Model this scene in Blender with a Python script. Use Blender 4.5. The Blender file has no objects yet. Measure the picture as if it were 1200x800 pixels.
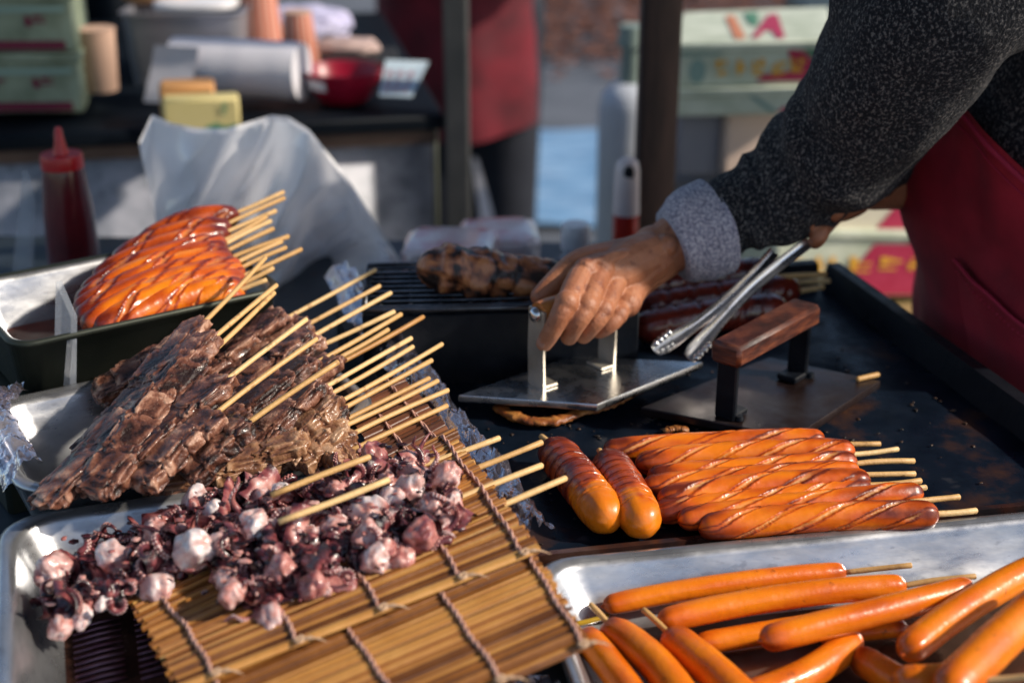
import bpy, math, random
from mathutils import Vector, Matrix, noise
random.seed(7)
S = bpy.context.scene
COL = S.collection
V = Vector
PI = math.pi
# ------------------------------------------------------------------ camera model
PITCH = math.radians(23.0); CP, SP = math.cos(PITCH), math.sin(PITCH)
CAM = V((0, 0, 0.5)); FPX = 1667.0
def ray(px, py):
    u = (px - 600) / FPX; v = (py - 400) / FPX
    return V((u, CP - v * SP, -SP - v * CP))
def P(px, py, z=0.0):
    r = ray(px, py); return CAM + r * ((z - CAM.z) / r.z)
def D(px, py, Y):
    r = ray(px, py); return CAM + r * (Y / r.y)
def msize(n, Y):            # metres covered by n pixels near depth Y
    return n * Y / 0.93 / FPX
def sstep(a, b, x):
    t = max(0.0, min(1.0, (x - a) / (b - a))); return t * t * (3 - 2 * t)
def lerp(a, b, t): return a + (b - a) * t
# ------------------------------------------------------------------ mesh builder
class MB:
    def __init__(s): s.v = []; s.f = []; s.t = []; s.c = []
    def add(s, vs, fs, t=0.0, c=0.0):
        o = len(s.v); s.v += [V(p) for p in vs]; s.f += [tuple(i + o for i in f) for f in fs]
        s.t += list(t) if hasattr(t, '__len__') else [t] * len(vs)
        s.c += list(c) if hasattr(c, '__len__') else [c] * len(vs)
        return o
    def box(s, c, d, rz=0.0, t=0.0, bev=0.0, M=None):
        x, y, z = d[0] / 2, d[1] / 2, d[2] / 2
        R = Matrix.Rotation(rz, 3, 'Z') if M is None else M
        b = min(bev, x * .9, y * .9, z * .9)
        if b <= 0:
            vs = [V(c) + R @ V((sx * x, sy * y, sz * z)) for sz in (-1, 1) for sx, sy in ((-1, -1), (1, -1), (1, 1), (-1, 1))]
            fs = [(3, 2, 1, 0), (4, 5, 6, 7), (0, 1, 5, 4), (1, 2, 6, 5), (2, 3, 7, 6), (3, 0, 4, 7)]
            s.add(vs, fs, t); return
        vs = []; idx = {}
        for sx in (-1, 1):
            for sy in (-1, 1):
                for sz in (-1, 1):
                    for ax in range(3):
                        p = [sx * (x - b), sy * (y - b), sz * (z - b)]
                        p[ax] = (sx * x, sy * y, sz * z)[ax]
                        idx[(sx, sy, sz, ax)] = len(vs); vs.append(V(c) + R @ V(p))
        fs = []
        I = idx
        for ax in range(3):
            a1, a2 = [(1, 2), (2, 0), (0, 1)][ax]
            for sg in (-1, 1):
                q = []
                for s1, s2 in ((-1, -1), (1, -1), (1, 1), (-1, 1)):
                    k = [0, 0, 0]; k[ax] = sg; k[a1] = s1; k[a2] = s2; q.append(I[(k[0], k[1], k[2], ax)])
                fs.append(tuple(q if sg > 0 else q[::-1]))
            # edges along ax
            for s1 in (-1, 1):
                for s2 in (-1, 1):
                    k0 = [0, 0, 0]; k0[ax] = -1; k0[a1] = s1; k0[a2] = s2
                    k1 = list(k0); k1[ax] = 1
                    q = [I[(*k0, a1)], I[(*k1, a1)], I[(*k1, a2)], I[(*k0, a2)]]
                    fs.append(tuple(q if s1 * s2 < 0 else q[::-1]))
        for sx in (-1, 1):
            for sy in (-1, 1):
                for sz in (-1, 1):
                    q = [I[(sx, sy, sz, 0)], I[(sx, sy, sz, 1)], I[(sx, sy, sz, 2)]]
                    fs.append(tuple(q if sx * sy * sz > 0 else q[::-1]))
        s.add(vs, fs, t)
    def rings(s, rings, closed=True, cap0=True, cap1=True, t=None, c=None):
        n = len(rings[0]); vs = [p for r in rings for p in r]; fs = []
        for i in range(len(rings) - 1):
            for j in range(n if closed else n - 1):
                k = (j + 1) % n
                fs.append((i * n + j, i * n + k, (i + 1) * n + k, (i + 1) * n + j))
        if cap0: fs.append(tuple(range(n))[::-1])
        if cap1: fs.append(tuple((len(rings) - 1) * n + j for j in range(n)))
        s.add(vs, fs, 0.0 if t is None else t, 0.0 if c is None else c)
    def tube(s, pts, rad, segs=10, rnd=False, cap=True, prof=None, t=None, flat=1.0, up=None):
        """pts path, rad number or list; prof(i_frac, theta) -> (radius multiplier, tone, cut)"""
        pts = [V(p) for p in pts]; n = len(pts)
        rad = [rad] * n if not hasattr(rad, '__len__') else list(rad)
        if rnd:                                      # round both ends
            d0 = (pts[0] - pts[1]).normalized(); d1 = (pts[-1] - pts[-2]).normalized()
            a = [(pts[0] + d0 * rad[0] * math.sin(q), rad[0] * math.cos(q)) for q in (1.50, 1.25, .95, .62, .3)]
            b = [(pts[-1] + d1 * rad[-1] * math.sin(q), rad[-1] * math.cos(q)) for q in (.3, .62, .95, 1.25, 1.50)]
            pts = [q[0] for q in a] + pts + [q[0] for q in b]; rad = [q[1] for q in a] + rad + [q[1] for q in b]; n = len(pts)
        tg = [(pts[min(i + 1, n - 1)] - pts[max(i - 1, 0)]).normalized() for i in range(n)]
        u0 = V(up) if up else (V((0, 0, 1)) if abs(tg[0].z) < .9 else V((1, 0, 0)))
        N = (u0 - tg[0] * u0.dot(tg[0])).normalized()
        R = []; T = []; C = []
        for i in range(n):
            N = (N - tg[i] * N.dot(tg[i])).normalized(); B = tg[i].cross(N)
            ring = []
            for j in range(segs):
                th = 2 * PI * j / segs; m, tt, cc = prof(i / (n - 1), th) if prof else (1.0, 0.0, 0.0)
                ring.append(pts[i] + (N * math.cos(th) * flat + B * math.sin(th)) * rad[i] * m); T.append(tt); C.append(cc)
            R.append(ring)
        if t is not None: T = [t] * len(T)
        s.rings(R, cap0=cap, cap1=cap, t=T, c=C)
    def lathe(s, prof, c, segs=28, M=None, t=0.0):
        c = V(c); R = []
        for r, z in prof:
            ring = []
            for j in range(segs):
                p = V((r * math.cos(2 * PI * j / segs), r * math.sin(2 * PI * j / segs), z))
                ring.append(c + (M @ p if M else p))
            R.append(ring)
        s.rings(R, t=[t] * (len(R) * segs))
    def grid(s, fn, nu, nv, tone=None):
        vs = [fn(i / nu, j / nv) for j in range(nv + 1) for i in range(nu + 1)]
        fs = [(j * (nu + 1) + i, j * (nu + 1) + i + 1, (j + 1) * (nu + 1) + i + 1, (j + 1) * (nu + 1) + i) for j in range(nv) for i in range(nu)]
        t = [tone(i / nu, j / nv) for j in range(nv + 1) for i in range(nu + 1)] if tone else 0.0
        s.add(vs, fs, t)
    def blob(s, c, M, n=10, e=1.0, disp=None, tone=None):
        """cube-sphere; M 3x3 axes scaled; e<1 boxier; disp(dir)->mult; tone(dir)->t"""
        vs = []; fs = []; key = {}; ts = []
        for ax in range(3):
            for sg in (-1, 1):
                g = {}
                for i in range(n + 1):
                    for j in range(n + 1):
                        a = math.tan((2 * i / n - 1) * PI / 4); b = math.tan((2 * j / n - 1) * PI / 4)
                        p = [0, 0, 0]; p[ax] = sg; p[(ax + 1) % 3] = a; p[(ax + 2) % 3] = b
                        q = V(p); k = tuple(round(x, 4) for x in q)
                        if k not in key:
                            key[k] = len(vs); d = q.normalized()
                            if e < 1.0:
                                d2 = V([math.copysign(abs(x) ** e, x) for x in d])
                            else: d2 = d
                            m = disp(d) if disp else 1.0
                            vs.append(V(c) + M @ (d2 * m)); ts.append(tone(d) if tone else 0.0)
                        g[i, j] = key[k]
                for i in range(n):
                    for j in range(n):
                        q = (g[i, j], g[i + 1, j], g[i + 1, j + 1], g[i, j + 1]); fs.append(q if sg > 0 else q[::-1])
        s.add(vs, fs, ts)
ORG = {}
def build(name, mb, mat, parent=None, smooth=True, auto=None, org=None):
    me = bpy.data.meshes.new(name)
    if parent is not None: o0 = ORG[parent.name]
    else: o0 = V(org) if org is not None else V((0, 0, 0))
    me.from_pydata([tuple(v - o0) for v in mb.v], [], mb.f)
    me.validate(); me.update()
    if len(me.vertices) == len(mb.t):
        a = me.attributes.new('tone', 'FLOAT', 'POINT'); a.data.foreach_set('value', mb.t)
        a = me.attributes.new('cut', 'FLOAT', 'POINT'); a.data.foreach_set('value', mb.c)
    me.materials.append(mat)
    if smooth: me.polygons.foreach_set('use_smooth', [True] * len(me.polygons))
    if auto is not None: me.set_sharp_from_angle(angle=math.radians(auto))
    ob = bpy.data.objects.new(name, me); COL.objects.link(ob); ORG[ob.name] = o0
    if parent is not None: ob.parent = parent
    else: ob.location = o0
    return ob
def tag(o, label=None, cat=None, group=None, kind=None):
    if label: o['label'] = label
    if cat: o['category'] = cat
    if group: o['group'] = group
    if kind: o['kind'] = kind
    return o
def thing(name, loc, label, cat, group=None):
    o = bpy.data.objects.new(name, None); COL.objects.link(o); o.location = V(loc); o.empty_display_size = .02
    ORG[o.name] = V(loc); return tag(o, label, cat, group)
def box(*a, **k):
    m = MB(); m.box(*a, **k); return m
def tube(*a, **k):
    m = MB(); m.tube(*a, **k); return m
def remesh(mb, vox, smooth=4, fac=.5):
    """join overlapping tubes and blobs into one continuous skin"""
    me = bpy.data.meshes.new('skin'); me.from_pydata([tuple(v) for v in mb.v], [], mb.f)
    ob = bpy.data.objects.new('skin', me); COL.objects.link(ob)
    m = ob.modifiers.new('r', 'REMESH'); m.mode = 'VOXEL'; m.voxel_size = vox
    m2 = ob.modifiers.new('s', 'SMOOTH'); m2.iterations = smooth; m2.factor = fac
    dg = bpy.context.evaluated_depsgraph_get(); ev = ob.evaluated_get(dg); e = ev.to_mesh()
    out = MB(); out.add([v.co.copy() for v in e.vertices], [tuple(p.vertices) for p in e.polygons])
    ev.to_mesh_clear(); bpy.data.objects.remove(ob); bpy.data.meshes.remove(me)
    return out
def nz(p, s, seed=0.0): return noise.noise(V(p) * s + V((seed, seed * 1.7, -seed)))
def fbm(p, s, o=4, seed=0.0): return noise.fractal(V(p) * s + V((seed, seed * 1.3, seed * .7)), 1.0, 2.0, o)
def bez(a, b, c, n): return [V(a) * (1 - t) ** 2 + V(b) * 2 * t * (1 - t) + V(c) * t * t for t in [i / (n - 1) for i in range(n)]]
# ------------------------------------------------------------------ materials
def rgb(c): return (c[0], c[1], c[2], 1.0)
def M(name, c1, c2=None, c3=None, scale=20, detail=4, lo=.35, hi=.65, rough=.5, r2=None, metal=0.0, bump=0.0, bscale=80, bdetail=4, coat=0.0,
      sss=0.0, attr=None, ramp=None, stretch=None, spec=None, alpha=1.0, trans=0.0, sheen=0.0, speck=None, cutcol=None, rscale=None, ior=None, bdist=.002):
    m = bpy.data.materials.new(name); m.use_nodes = True; nt = m.node_tree; N = nt.nodes; L = nt.links
    b = N['Principled BSDF']
    tc = N.new('ShaderNodeTexCoord'); mp = N.new('ShaderNodeMapping'); L.new(tc.outputs['Object'], mp.inputs[0])
    if stretch: mp.inputs['Scale'].default_value = stretch
    def nzn(sc, de, rg=.6):
        n = N.new('ShaderNodeTexNoise'); n.inputs['Scale'].default_value = sc; n.inputs['Detail'].default_value = de; n.inputs['Roughness'].default_value = rg
        L.new(mp.outputs[0], n.inputs['Vector']); return n.outputs[0]
    n1 = nzn(scale, detail)
    cr = N.new('ShaderNodeValToRGB'); e = cr.color_ramp.elements
    cols = ramp or ([(lo, c1), (hi, c2 or c1)] if c3 is None else [(lo, c1), ((lo + hi) / 2, c2), (hi, c3)])
    e[0].position = cols[0][0]; e[0].color = rgb(cols[0][1]); e[1].position = cols[-1][0]; e[1].color = rgb(cols[-1][1])
    for p, c in cols[1:-1]:
        q = e.new(p); q.color = rgb(c)
    if attr:
        at = N.new('ShaderNodeAttribute'); at.attribute_name = 'tone'
        ma = N.new('ShaderNodeMath'); ma.operation = 'MULTIPLY_ADD'; L.new(n1, ma.inputs[0]); ma.inputs[1].default_value = attr
        sb = N.new('ShaderNodeMath'); sb.operation = 'SUBTRACT'; L.new(at.outputs['Fac'], sb.inputs[0]); sb.inputs[1].default_value = attr * .5
        L.new(sb.outputs[0], ma.inputs[2]); L.new(ma.outputs[0], cr.inputs[0])
    else: L.new(n1, cr.inputs[0])
    col = cr.outputs[0]
    if speck:                                   # (colour, scale, threshold, strength)
        sn = nzn(speck[1], 3); rr = N.new('ShaderNodeMapRange'); rr.inputs[1].default_value = speck[2]; rr.inputs[2].default_value = speck[2] + .08
        L.new(sn, rr.inputs[0]); mu = N.new('ShaderNodeMath'); mu.operation = 'MULTIPLY'; L.new(rr.outputs[0], mu.inputs[0]); mu.inputs[1].default_value = speck[3]
        mx = N.new('ShaderNodeMix'); mx.data_type = 'RGBA'; L.new(mu.outputs[0], mx.inputs[0]); L.new(col, mx.inputs[6]); mx.inputs[7].default_value = rgb(speck[0]); col = mx.outputs[2]
    if cutcol:
        at = N.new('ShaderNodeAttribute'); at.attribute_name = 'cut'
        cc = N.new('ShaderNodeValToRGB'); q = cc.color_ramp.elements
        L.new(at.outputs['Fac'], cc.inputs[0])
        q[0].position = 0.0; q[0].color = (0, 0, 0, 1); q[1].position = 1.0; q[1].color = (1, 1, 1, 1)
        mx = N.new('ShaderNodeMix'); mx.data_type = 'RGBA'; L.new(at.outputs['Fac'], mx.inputs[0]); L.new(col, mx.inputs[6]); mx.inputs[7].default_value = rgb(cutcol); col = mx.outputs[2]
        N.remove(cc)
    L.new(col, b.inputs['Base Color'])
    if r2 is not None:
        rn = nzn(rscale or scale * 1.7, 4); mr = N.new('ShaderNodeMapRange'); mr.inputs[1].default_value = .3; mr.inputs[2].default_value = .7
        mr.inputs[3].default_value = rough; mr.inputs[4].default_value = r2; L.new(rn, mr.inputs[0]); L.new(mr.outputs[0], b.inputs['Roughness'])
    else: b.inputs['Roughness'].default_value = rough
    b.inputs['Metallic'].default_value = metal
    if spec is not None: b.inputs['Specular IOR Level'].default_value = spec
    if ior: b.inputs['IOR'].default_value = ior
    b.inputs['Coat Weight'].default_value = coat; b.inputs['Coat Roughness'].default_value = .12
    if sss:
        b.inputs['Subsurface Weight'].default_value = sss; b.inputs['Subsurface Scale'].default_value = .004; b.inputs['Subsurface Radius'].default_value = (1, .45, .25)
    b.inputs['Alpha'].default_value = alpha; b.inputs['Transmission Weight'].default_value = trans
    if sheen: b.inputs['Sheen Weight'].default_value = sheen; b.inputs['Sheen Roughness'].default_value = .5
    if bump:
        bn = nzn(bscale, bdetail); bp = N.new('ShaderNodeBump'); bp.inputs['Strength'].default_value = bump; bp.inputs['Distance'].default_value = bdist
        L.new(bn, bp.inputs['Height']); L.new(bp.outputs[0], b.inputs['Normal'])
    return m
STEEL = M('brushed_steel', (.34, .35, .37), (.56, .57, .59), scale=14, detail=7, stretch=(1, 1, 3), rough=.2, r2=.42, metal=.85, bump=.06, bscale=60, speck=((.14, .14, .16), 70, .60, .32))
STEEL2 = M('bright_steel', (.55, .56, .58), (.7, .7, .71), scale=30, rough=.2, r2=.36, metal=1, speck=((.15, .13, .12), 90, .66, .5))
OLIVE = M('dull_steel', (.035, .042, .034), (.06, .065, .05), scale=12, rough=.35, r2=.55, metal=.6, bump=.05)
TABLE = M('table_steel', (.02, .032, .045), (.06, .08, .10), scale=7, rough=.3, r2=.55, metal=.5, bump=.06, speck=((.10, .04, .015), 30, .66, .7))
GRID_BLACK = M('seasoned_iron', (.002, .005, .011), (.006, .011, .021), (.06, .028, .018), scale=15, detail=7, lo=.36, hi=.72, rough=.12, r2=.65, rscale=22, bump=.16, bscale=70, speck=((.05, .05, .06), 26, .68, .6), spec=.08)
IRON = M('black_iron', (.002, .004, .008), (.008, .010, .014), scale=30, rough=.35, r2=.6, bump=.2, bscale=150, spec=.2)
RUSTY = M('greasy_rust', (.012, .010, .012), (.05, .018, .012), (.09, .05, .04), scale=24, rough=.2, r2=.5, bump=.2, bscale=120)
PRESS2 = M('browned_steel', (.018, .009, .008), (.035, .022, .021), (.06, .055, .06), scale=16, lo=.35, hi=.7, rough=.25, r2=.5, metal=.5, bump=.1, bscale=60)
REDWOOD = M('greasy_wood', (.03, .008, .006), (.08, .020, .011), (.16, .045, .018), scale=40, stretch=(1, 1, 5), rough=.4, r2=.6, bump=.2, bscale=120)
HANDLE_WOOD = M('varnished_wood', (.42, .13, .025), (.58, .22, .05), scale=30, rough=.3, coat=.4)
STICK = M('bamboo_stick', (.56, .32, .11), (.68, .42, .17), (.76, .52, .24), scale=35, detail=6, attr=.7, lo=.1, hi=.9, rough=.5, bump=.25, bscale=300, speck=((.26, .12, .035), 75, .60, .6))
STICK_D = M('dark_bamboo_stick', (.42, .19, .05), (.52, .27, .08), scale=40, rough=.45, bump=.15, bscale=300)
SAUS = M('smooth_sausage_skin', (.80, .215, .008), (.68, .135, .005), (.32, .042, .005), scale=30, detail=6, attr=.75, lo=.1, hi=.95, rough=.2, r2=.42, rscale=60, coat=.12, spec=.45, sss=.1, bump=.22, bscale=170, speck=((.14, .03, .008), 110, .66, .6))
SAUSG = M('griddled_sausage_skin', (.78, .20, .008), (.58, .095, .006), (.15, .020, .006), scale=34, attr=.9, lo=.2, hi=.95, rough=.26, r2=.48, coat=.1, spec=.4, sss=.1, bump=.12, bscale=200, cutcol=(.72, .40, .15))
SAUSR = M('glazed_sausage_skin', (.80, .22, .008), (.50, .075, .006), (.15, .016, .006), scale=30, attr=.7, lo=.1, hi=.9, rough=.2, r2=.4, coat=.2, sss=.1, bump=.18, bscale=160, cutcol=(.58, .20, .06))
SAUSD = M('dark_sausage_skin', (.12, .012, .008), (.20, .025, .012), (.07, .008, .008), scale=40, rough=.18, r2=.35, coat=.5, bump=.15, bscale=160)
SAUCE = M('red_sauce', (.16, .025, .008), (.09, .012, .006), scale=20, rough=.08, coat=.5)
MEAT = M('grilled_meat', None, ramp=[(.06, (.50, .28, .19)), (.24, (.27, .115, .070)), (.46, (.13, .046, .028)), (.70, (.022, .009, .007))], scale=120, detail=6, attr=.9, rough=.2, r2=.5, rscale=170, bump=.6, bscale=280, bdetail=4, coat=.24, bdist=.003)
MEATP = M('pale_cooked_meat', None, ramp=[(.10, (.50, .31, .19)), (.40, (.34, .17, .085)), (.68, (.19, .08, .045)), (.95, (.04, .018, .012))], scale=120, detail=5, attr=.8, rough=.2, r2=.45, rscale=150, bump=.5, bscale=210, bdetail=3, coat=.25, bdist=.003)
RIBS = M('roast_meat', None, ramp=[(.22, (.46, .18, .07)), (.48, (.25, .08, .032)), (.75, (.02, .010, .008))], scale=60, detail=6, attr=.8, rough=.22, r2=.5, bump=.7, bscale=200, coat=.25)
SQUID = M('grilled_squid', None, ramp=[(.04, (.76, .66, .66)), (.18, (.68, .45, .42)), (.36, (.52, .22, .19)), (.56, (.24, .06, .065)), (.76, (.06, .014, .022)), (.95, (.012, .006, .010))], scale=85, detail=6, attr=.5, rough=.18, r2=.42, rscale=120, bump=.35, bscale=300, coat=.35, sss=.12, speck=((.16, .035, .03), 260, .66, .7))
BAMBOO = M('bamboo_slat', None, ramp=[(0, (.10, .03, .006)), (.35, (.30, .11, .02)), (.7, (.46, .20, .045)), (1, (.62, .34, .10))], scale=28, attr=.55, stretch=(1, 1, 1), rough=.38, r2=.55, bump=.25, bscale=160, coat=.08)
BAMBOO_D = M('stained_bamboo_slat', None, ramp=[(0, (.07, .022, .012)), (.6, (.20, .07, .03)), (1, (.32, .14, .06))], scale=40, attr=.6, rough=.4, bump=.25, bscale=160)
TWINE = M('pink_twine', (.50, .25, .19), (.66, .40, .32), scale=200, rough=.8, bump=.5, bscale=500)
FRAY = M('frayed_twine', (.42, .27, .17), (.55, .38, .25), scale=200, rough=.85)
FILM = bpy.data.materials.new('cling_film'); FILM.use_nodes = True
nt = FILM.node_tree; n = nt.nodes; l = nt.links; n.remove(n['Principled BSDF'])
gl_ = n.new('ShaderNodeBsdfGlossy'); gl_.inputs['Roughness'].default_value = .10; gl_.inputs['Color'].default_value = (.95, .92, .98, 1)
tp = n.new('ShaderNodeBsdfTransparent'); tp.inputs[0].default_value = (.86, .83, .88, 1); df = n.new('ShaderNodeBsdfDiffuse'); df.inputs[0].default_value = (.42, .36, .42, 1)
lw = n.new('ShaderNodeLayerWeight'); lw.inputs[0].default_value = .5; tcn = n.new('ShaderNodeTexCoord'); no = n.new('ShaderNodeTexNoise'); no.inputs['Scale'].default_value = 90; no.inputs['Detail'].default_value = 3
l.new(tcn.outputs['Object'], no.inputs['Vector']); bp = n.new('ShaderNodeBump'); bp.inputs['Strength'].default_value = .7; bp.inputs['Distance'].default_value = .004; l.new(no.outputs[0], bp.inputs['Height'])
l.new(bp.outputs[0], gl_.inputs['Normal']); l.new(bp.outputs[0], lw.inputs['Normal'])
a1 = n.new('ShaderNodeMixShader'); a1.inputs[0].default_value = .16; l.new(tp.outputs[0], a1.inputs[1]); l.new(df.outputs[0], a1.inputs[2])
a2 = n.new('ShaderNodeMixShader'); l.new(lw.outputs['Facing'], a2.inputs[0]); l.new(a1.outputs[0], a2.inputs[1]); l.new(gl_.outputs[0], a2.inputs[2]); l.new(a2.outputs[0], n['Material Output'].inputs[0])
STAIN = M('burnt_juice', (.018, .009, .010), (.06, .028, .02), (.14, .07, .05), scale=16, lo=.3, hi=.75, rough=.1, r2=.3, metal=.3, bump=.05)
RIBST = M('stained_rib_steel', (.16, .06, .08), (.30, .16, .19), scale=60, rough=.2, metal=.8)
OILF = M('oily_tray_floor', (.06, .03, .02), (.14, .085, .06), (.30, .27, .26), scale=9, lo=.3, hi=.75, rough=.12, r2=.3, metal=.6)
ACRYL = M('clear_acrylic', (.55, .6, .68), rough=.05, alpha=.28, spec=.9)
SKIN = M('tanned_skin', (.30, .105, .05), (.46, .195, .10), scale=42, lo=.3, hi=.7, rough=.36, r2=.52, sss=.12, bump=.7, bscale=330, bdetail=6, speck=((.17, .05, .03), 70, .60, .6), bdist=.0012)
NAIL = M('finger_nail', (.45, .24, .17), rough=.25)
POSTST = M('warm_steel_strap', (.42, .38, .31), (.58, .54, .46), scale=30, rough=.3, r2=.45, metal=.65)
KNIT = M('dark_heather_knit', None, ramp=[(.36, (.0015, .0025, .006)), (.48, (.006, .0075, .012)), (.57, (.042, .041, .045)), (.70, (.15, .14, .132))], scale=430, detail=1.5, rough=.95, sheen=0, bump=.8, bscale=420, stretch=(1, 1, .8))
CUFF = M('lavender_heather_knit', None, ramp=[(.35, (.16, .16, .22)), (.52, (.34, .33, .40)), (.68, (.55, .53, .58))], scale=420, detail=2, rough=.9, sheen=.15, bump=.35, bscale=520, bdist=.001)
REDCLOTH = M('red_apron_cloth', (.17, .002, .012), (.40, .009, .03), scale=9, detail=6, rough=.75, sheen=.04, bump=.25, bscale=500)
REDSEAM = M('red_apron_seam', (.40, .015, .05), rough=.8)
REDBG = M('faded_red_cloth', (.07, .0015, .008), (.16, .003, .014), scale=8, rough=.8)
NAVY = M('navy_trousers', (.006, .009, .018), (.012, .015, .026), scale=20, rough=.85)
BLACKCLOTH = M('black_cloth', (.008, .010, .014), rough=.9)
SHOE = M('black_shoe', (.01, .01, .012), rough=.4)
HAIR = M('black_hair', (.008, .007, .007), rough=.45)
ASPHALT = M('asphalt', (.075, .085, .10), (.12, .13, .15), scale=3, detail=8, rough=.8, bump=.3, bscale=120, speck=((.17, .18, .2), 160, .62, .5))
LINEPAINT = M('road_paint', (.45, .47, .5), (.3, .32, .35), scale=9, rough=.7)
LEAVES = M('dry_leaves', (.10, .035, .02), (.19, .075, .045), scale=60, rough=.8)
BLUE = M('blue_sheet', (.10, .22, .38), (.17, .32, .50), (.30, .44, .60), scale=5, stretch=(1, 5, 1), rough=.4, r2=.6, bump=.4, bscale=14, bdist=.02)
MARBLE = M('mottled_grey_panel', (.20, .22, .26), (.36, .38, .44), (.52, .53, .60), scale=14, detail=8, rough=.45, speck=((.12, .14, .17), 26, .6, .6))
DARKTOP = M('dark_counter_top', (.0015, .004, .008), (.004, .007, .012), scale=12, rough=.6, spec=.15)
OAK = M('weathered_strip', (.09, .05, .035), (.15, .09, .06), scale=14, stretch=(1, 6, 6), rough=.7)
POLE = M('grey_pole_paint', (.035, .037, .038), (.055, .055, .055), scale=18, rough=.5)
POST = M('dark_wood_post', (.014, .008, .008), (.04, .022, .019), scale=14, stretch=(5, 5, .6), rough=.7, bump=.4, bscale=60)
WHITEP = M('white_paper', (.62, .61, .66), (.74, .72, .76), scale=10, rough=.85, bump=.2, bscale=40)
WHITEPL = M('white_plastic', (.75, .74, .76), rough=.3)
REDPL = M('red_plastic', (.42, .008, .012), (.5, .01, .016), scale=8, rough=.28)
REDPLT = M('red_bottle_plastic', (.06, .006, .010), (.12, .010, .015), scale=14, rough=.2, coat=.4)
BOWLRED = M('red_bowl_plastic', (.26, .003, .022), (.32, .006, .03), scale=6, rough=.35)
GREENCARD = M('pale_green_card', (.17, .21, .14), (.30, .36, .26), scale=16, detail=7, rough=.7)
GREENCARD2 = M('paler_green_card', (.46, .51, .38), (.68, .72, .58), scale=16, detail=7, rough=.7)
CARD = M('cream_card', (.58, .44, .36), (.66, .52, .43), scale=6, rough=.75)
GREYCARD = M('grey_card', (.20, .20, .23), (.27, .27, .30), scale=8, rough=.8)
CREAMCARD = M('ivory_card', (.66, .60, .46), (.72, .66, .52), scale=6, rough=.75)
INKRED = M('berry_red_ink', (.42, .012, .06), (.48, .03, .09), scale=20, rough=.6)
INKDARK = M('plum_ink', (.16, .006, .035), rough=.6)
INKGREEN = M('leaf_green_ink', (.06, .20, .11), (.09, .26, .15), scale=20, rough=.6)
INKYEL = M('golden_ink', (.78, .40, .03), rough=.6)
INKORG = M('orange_ink', (.62, .22, .10), rough=.6)
INKTEAL = M('grey_green_ink', (.24, .36, .31), rough=.6)
CUPSTRIPE = bpy.data.materials.new('striped_paper_cup'); CUPSTRIPE.use_nodes = True
CUPPLAIN = M('kraft_paper_cup', (.52, .33, .24), (.58, .38, .28), scale=8, rough=.7)
YELCARD = M('yellow_card', (.56, .47, .19), (.62, .53, .25), scale=8, rough=.7)
ORCARD = M('orange_card', (.56, .27, .09), (.62, .31, .11), scale=8, rough=.7)
LILAC = M('lilac_cloth', (.45, .43, .62), (.55, .53, .70), scale=8, rough=.9)
PINKPL = M('pink_wrapped_film', (.72, .32, .36), (.84, .66, .66), (.88, .80, .79), scale=22, rough=.15, coat=.6, bump=.3, bscale=40)
GASGREY = M('cylinder_paint', (.50, .54, .60), (.62, .65, .70), scale=5, rough=.4)
GREENLEAF = M('plant_leaf', (.03, .06, .02), (.10, .13, .03), scale=14, rough=.6)
CRATE = M('straw_crate', (.30, .20, .08), (.40, .29, .12), scale=20, rough=.8)
BAG = bpy.data.materials.new('white_bag_plastic'); BAG.use_nodes = True
nt = BAG.node_tree; n = nt.nodes; l = nt.links; b = n['Principled BSDF']
b.inputs['Base Color'].default_value = (.95, .95, .97, 1); b.inputs['Roughness'].default_value = .2; b.inputs['Coat Weight'].default_value = .7
tr = n.new('ShaderNodeBsdfTranslucent'); tr.inputs[0].default_value = (.9, .9, .94, 1)
tp = n.new('ShaderNodeBsdfTransparent'); tp.inputs[0].default_value = (.95, .96, 1, 1)
m1 = n.new('ShaderNodeMixShader'); m1.inputs[0].default_value = .3; l.new(b.outputs[0], m1.inputs[1]); l.new(tr.outputs[0], m1.inputs[2])
m2 = n.new('ShaderNodeMixShader'); m2.inputs[0].default_value = .07; l.new(m1.outputs[0], m2.inputs[1]); l.new(tp.outputs[0], m2.inputs[2])
l.new(m2.outputs[0], n['Material Output'].inputs[0])
nt = CUPSTRIPE.node_tree; n = nt.nodes; l = nt.links
tc = n.new('ShaderNodeTexCoord'); gr = n.new('ShaderNodeTexGradient'); gr.gradient_type = 'RADIAL'; l.new(tc.outputs['Object'], gr.inputs[0])
mm = n.new('ShaderNodeMath'); mm.operation = 'MULTIPLY'; mm.inputs[1].default_value = 16; l.new(gr.outputs[0], mm.inputs[0])
fr = n.new('ShaderNodeMath'); fr.operation = 'FRACT'; l.new(mm.outputs[0], fr.inputs[0])
cr = n.new('ShaderNodeValToRGB'); cr.color_ramp.elements[0].position = .5; cr.color_ramp.elements[0].color = (.50, .10, .05, 1); cr.color_ramp.elements[1].position = .58; cr.color_ramp.elements[1].color = (.66, .40, .30, 1)
l.new(fr.outputs[0], cr.inputs[0]); l.new(cr.outputs[0], n['Principled BSDF'].inputs['Base Color'])
# ================================================================== foreground stall
A11 = math.radians(11.0)
# ---- stall table
t = thing('stall_table', (0.0, 1.0, -0.05), 'dark steel worktop of the food stall under all the trays and the griddle', 'table')
m = MB()
out_ = [(-.86, .40), (.80, .52), (.78, .80), (.425, .86), (.322, 1.27), (.25, 1.58), (-.86, 1.62)]
m.rings([[V((x, y, z)) for x, y in out_] for z in (-.077, -.047)])
build('tabletop', m, TABLE, t, smooth=False)
for x, y in ((-.80, .48), (.72, .60), (-.80, 1.56), (.22, 1.52)):
    build('leg', box((x, y, -.48), (.045, .045, .80), bev=.004), OLIVE, t, auto=40)
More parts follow.
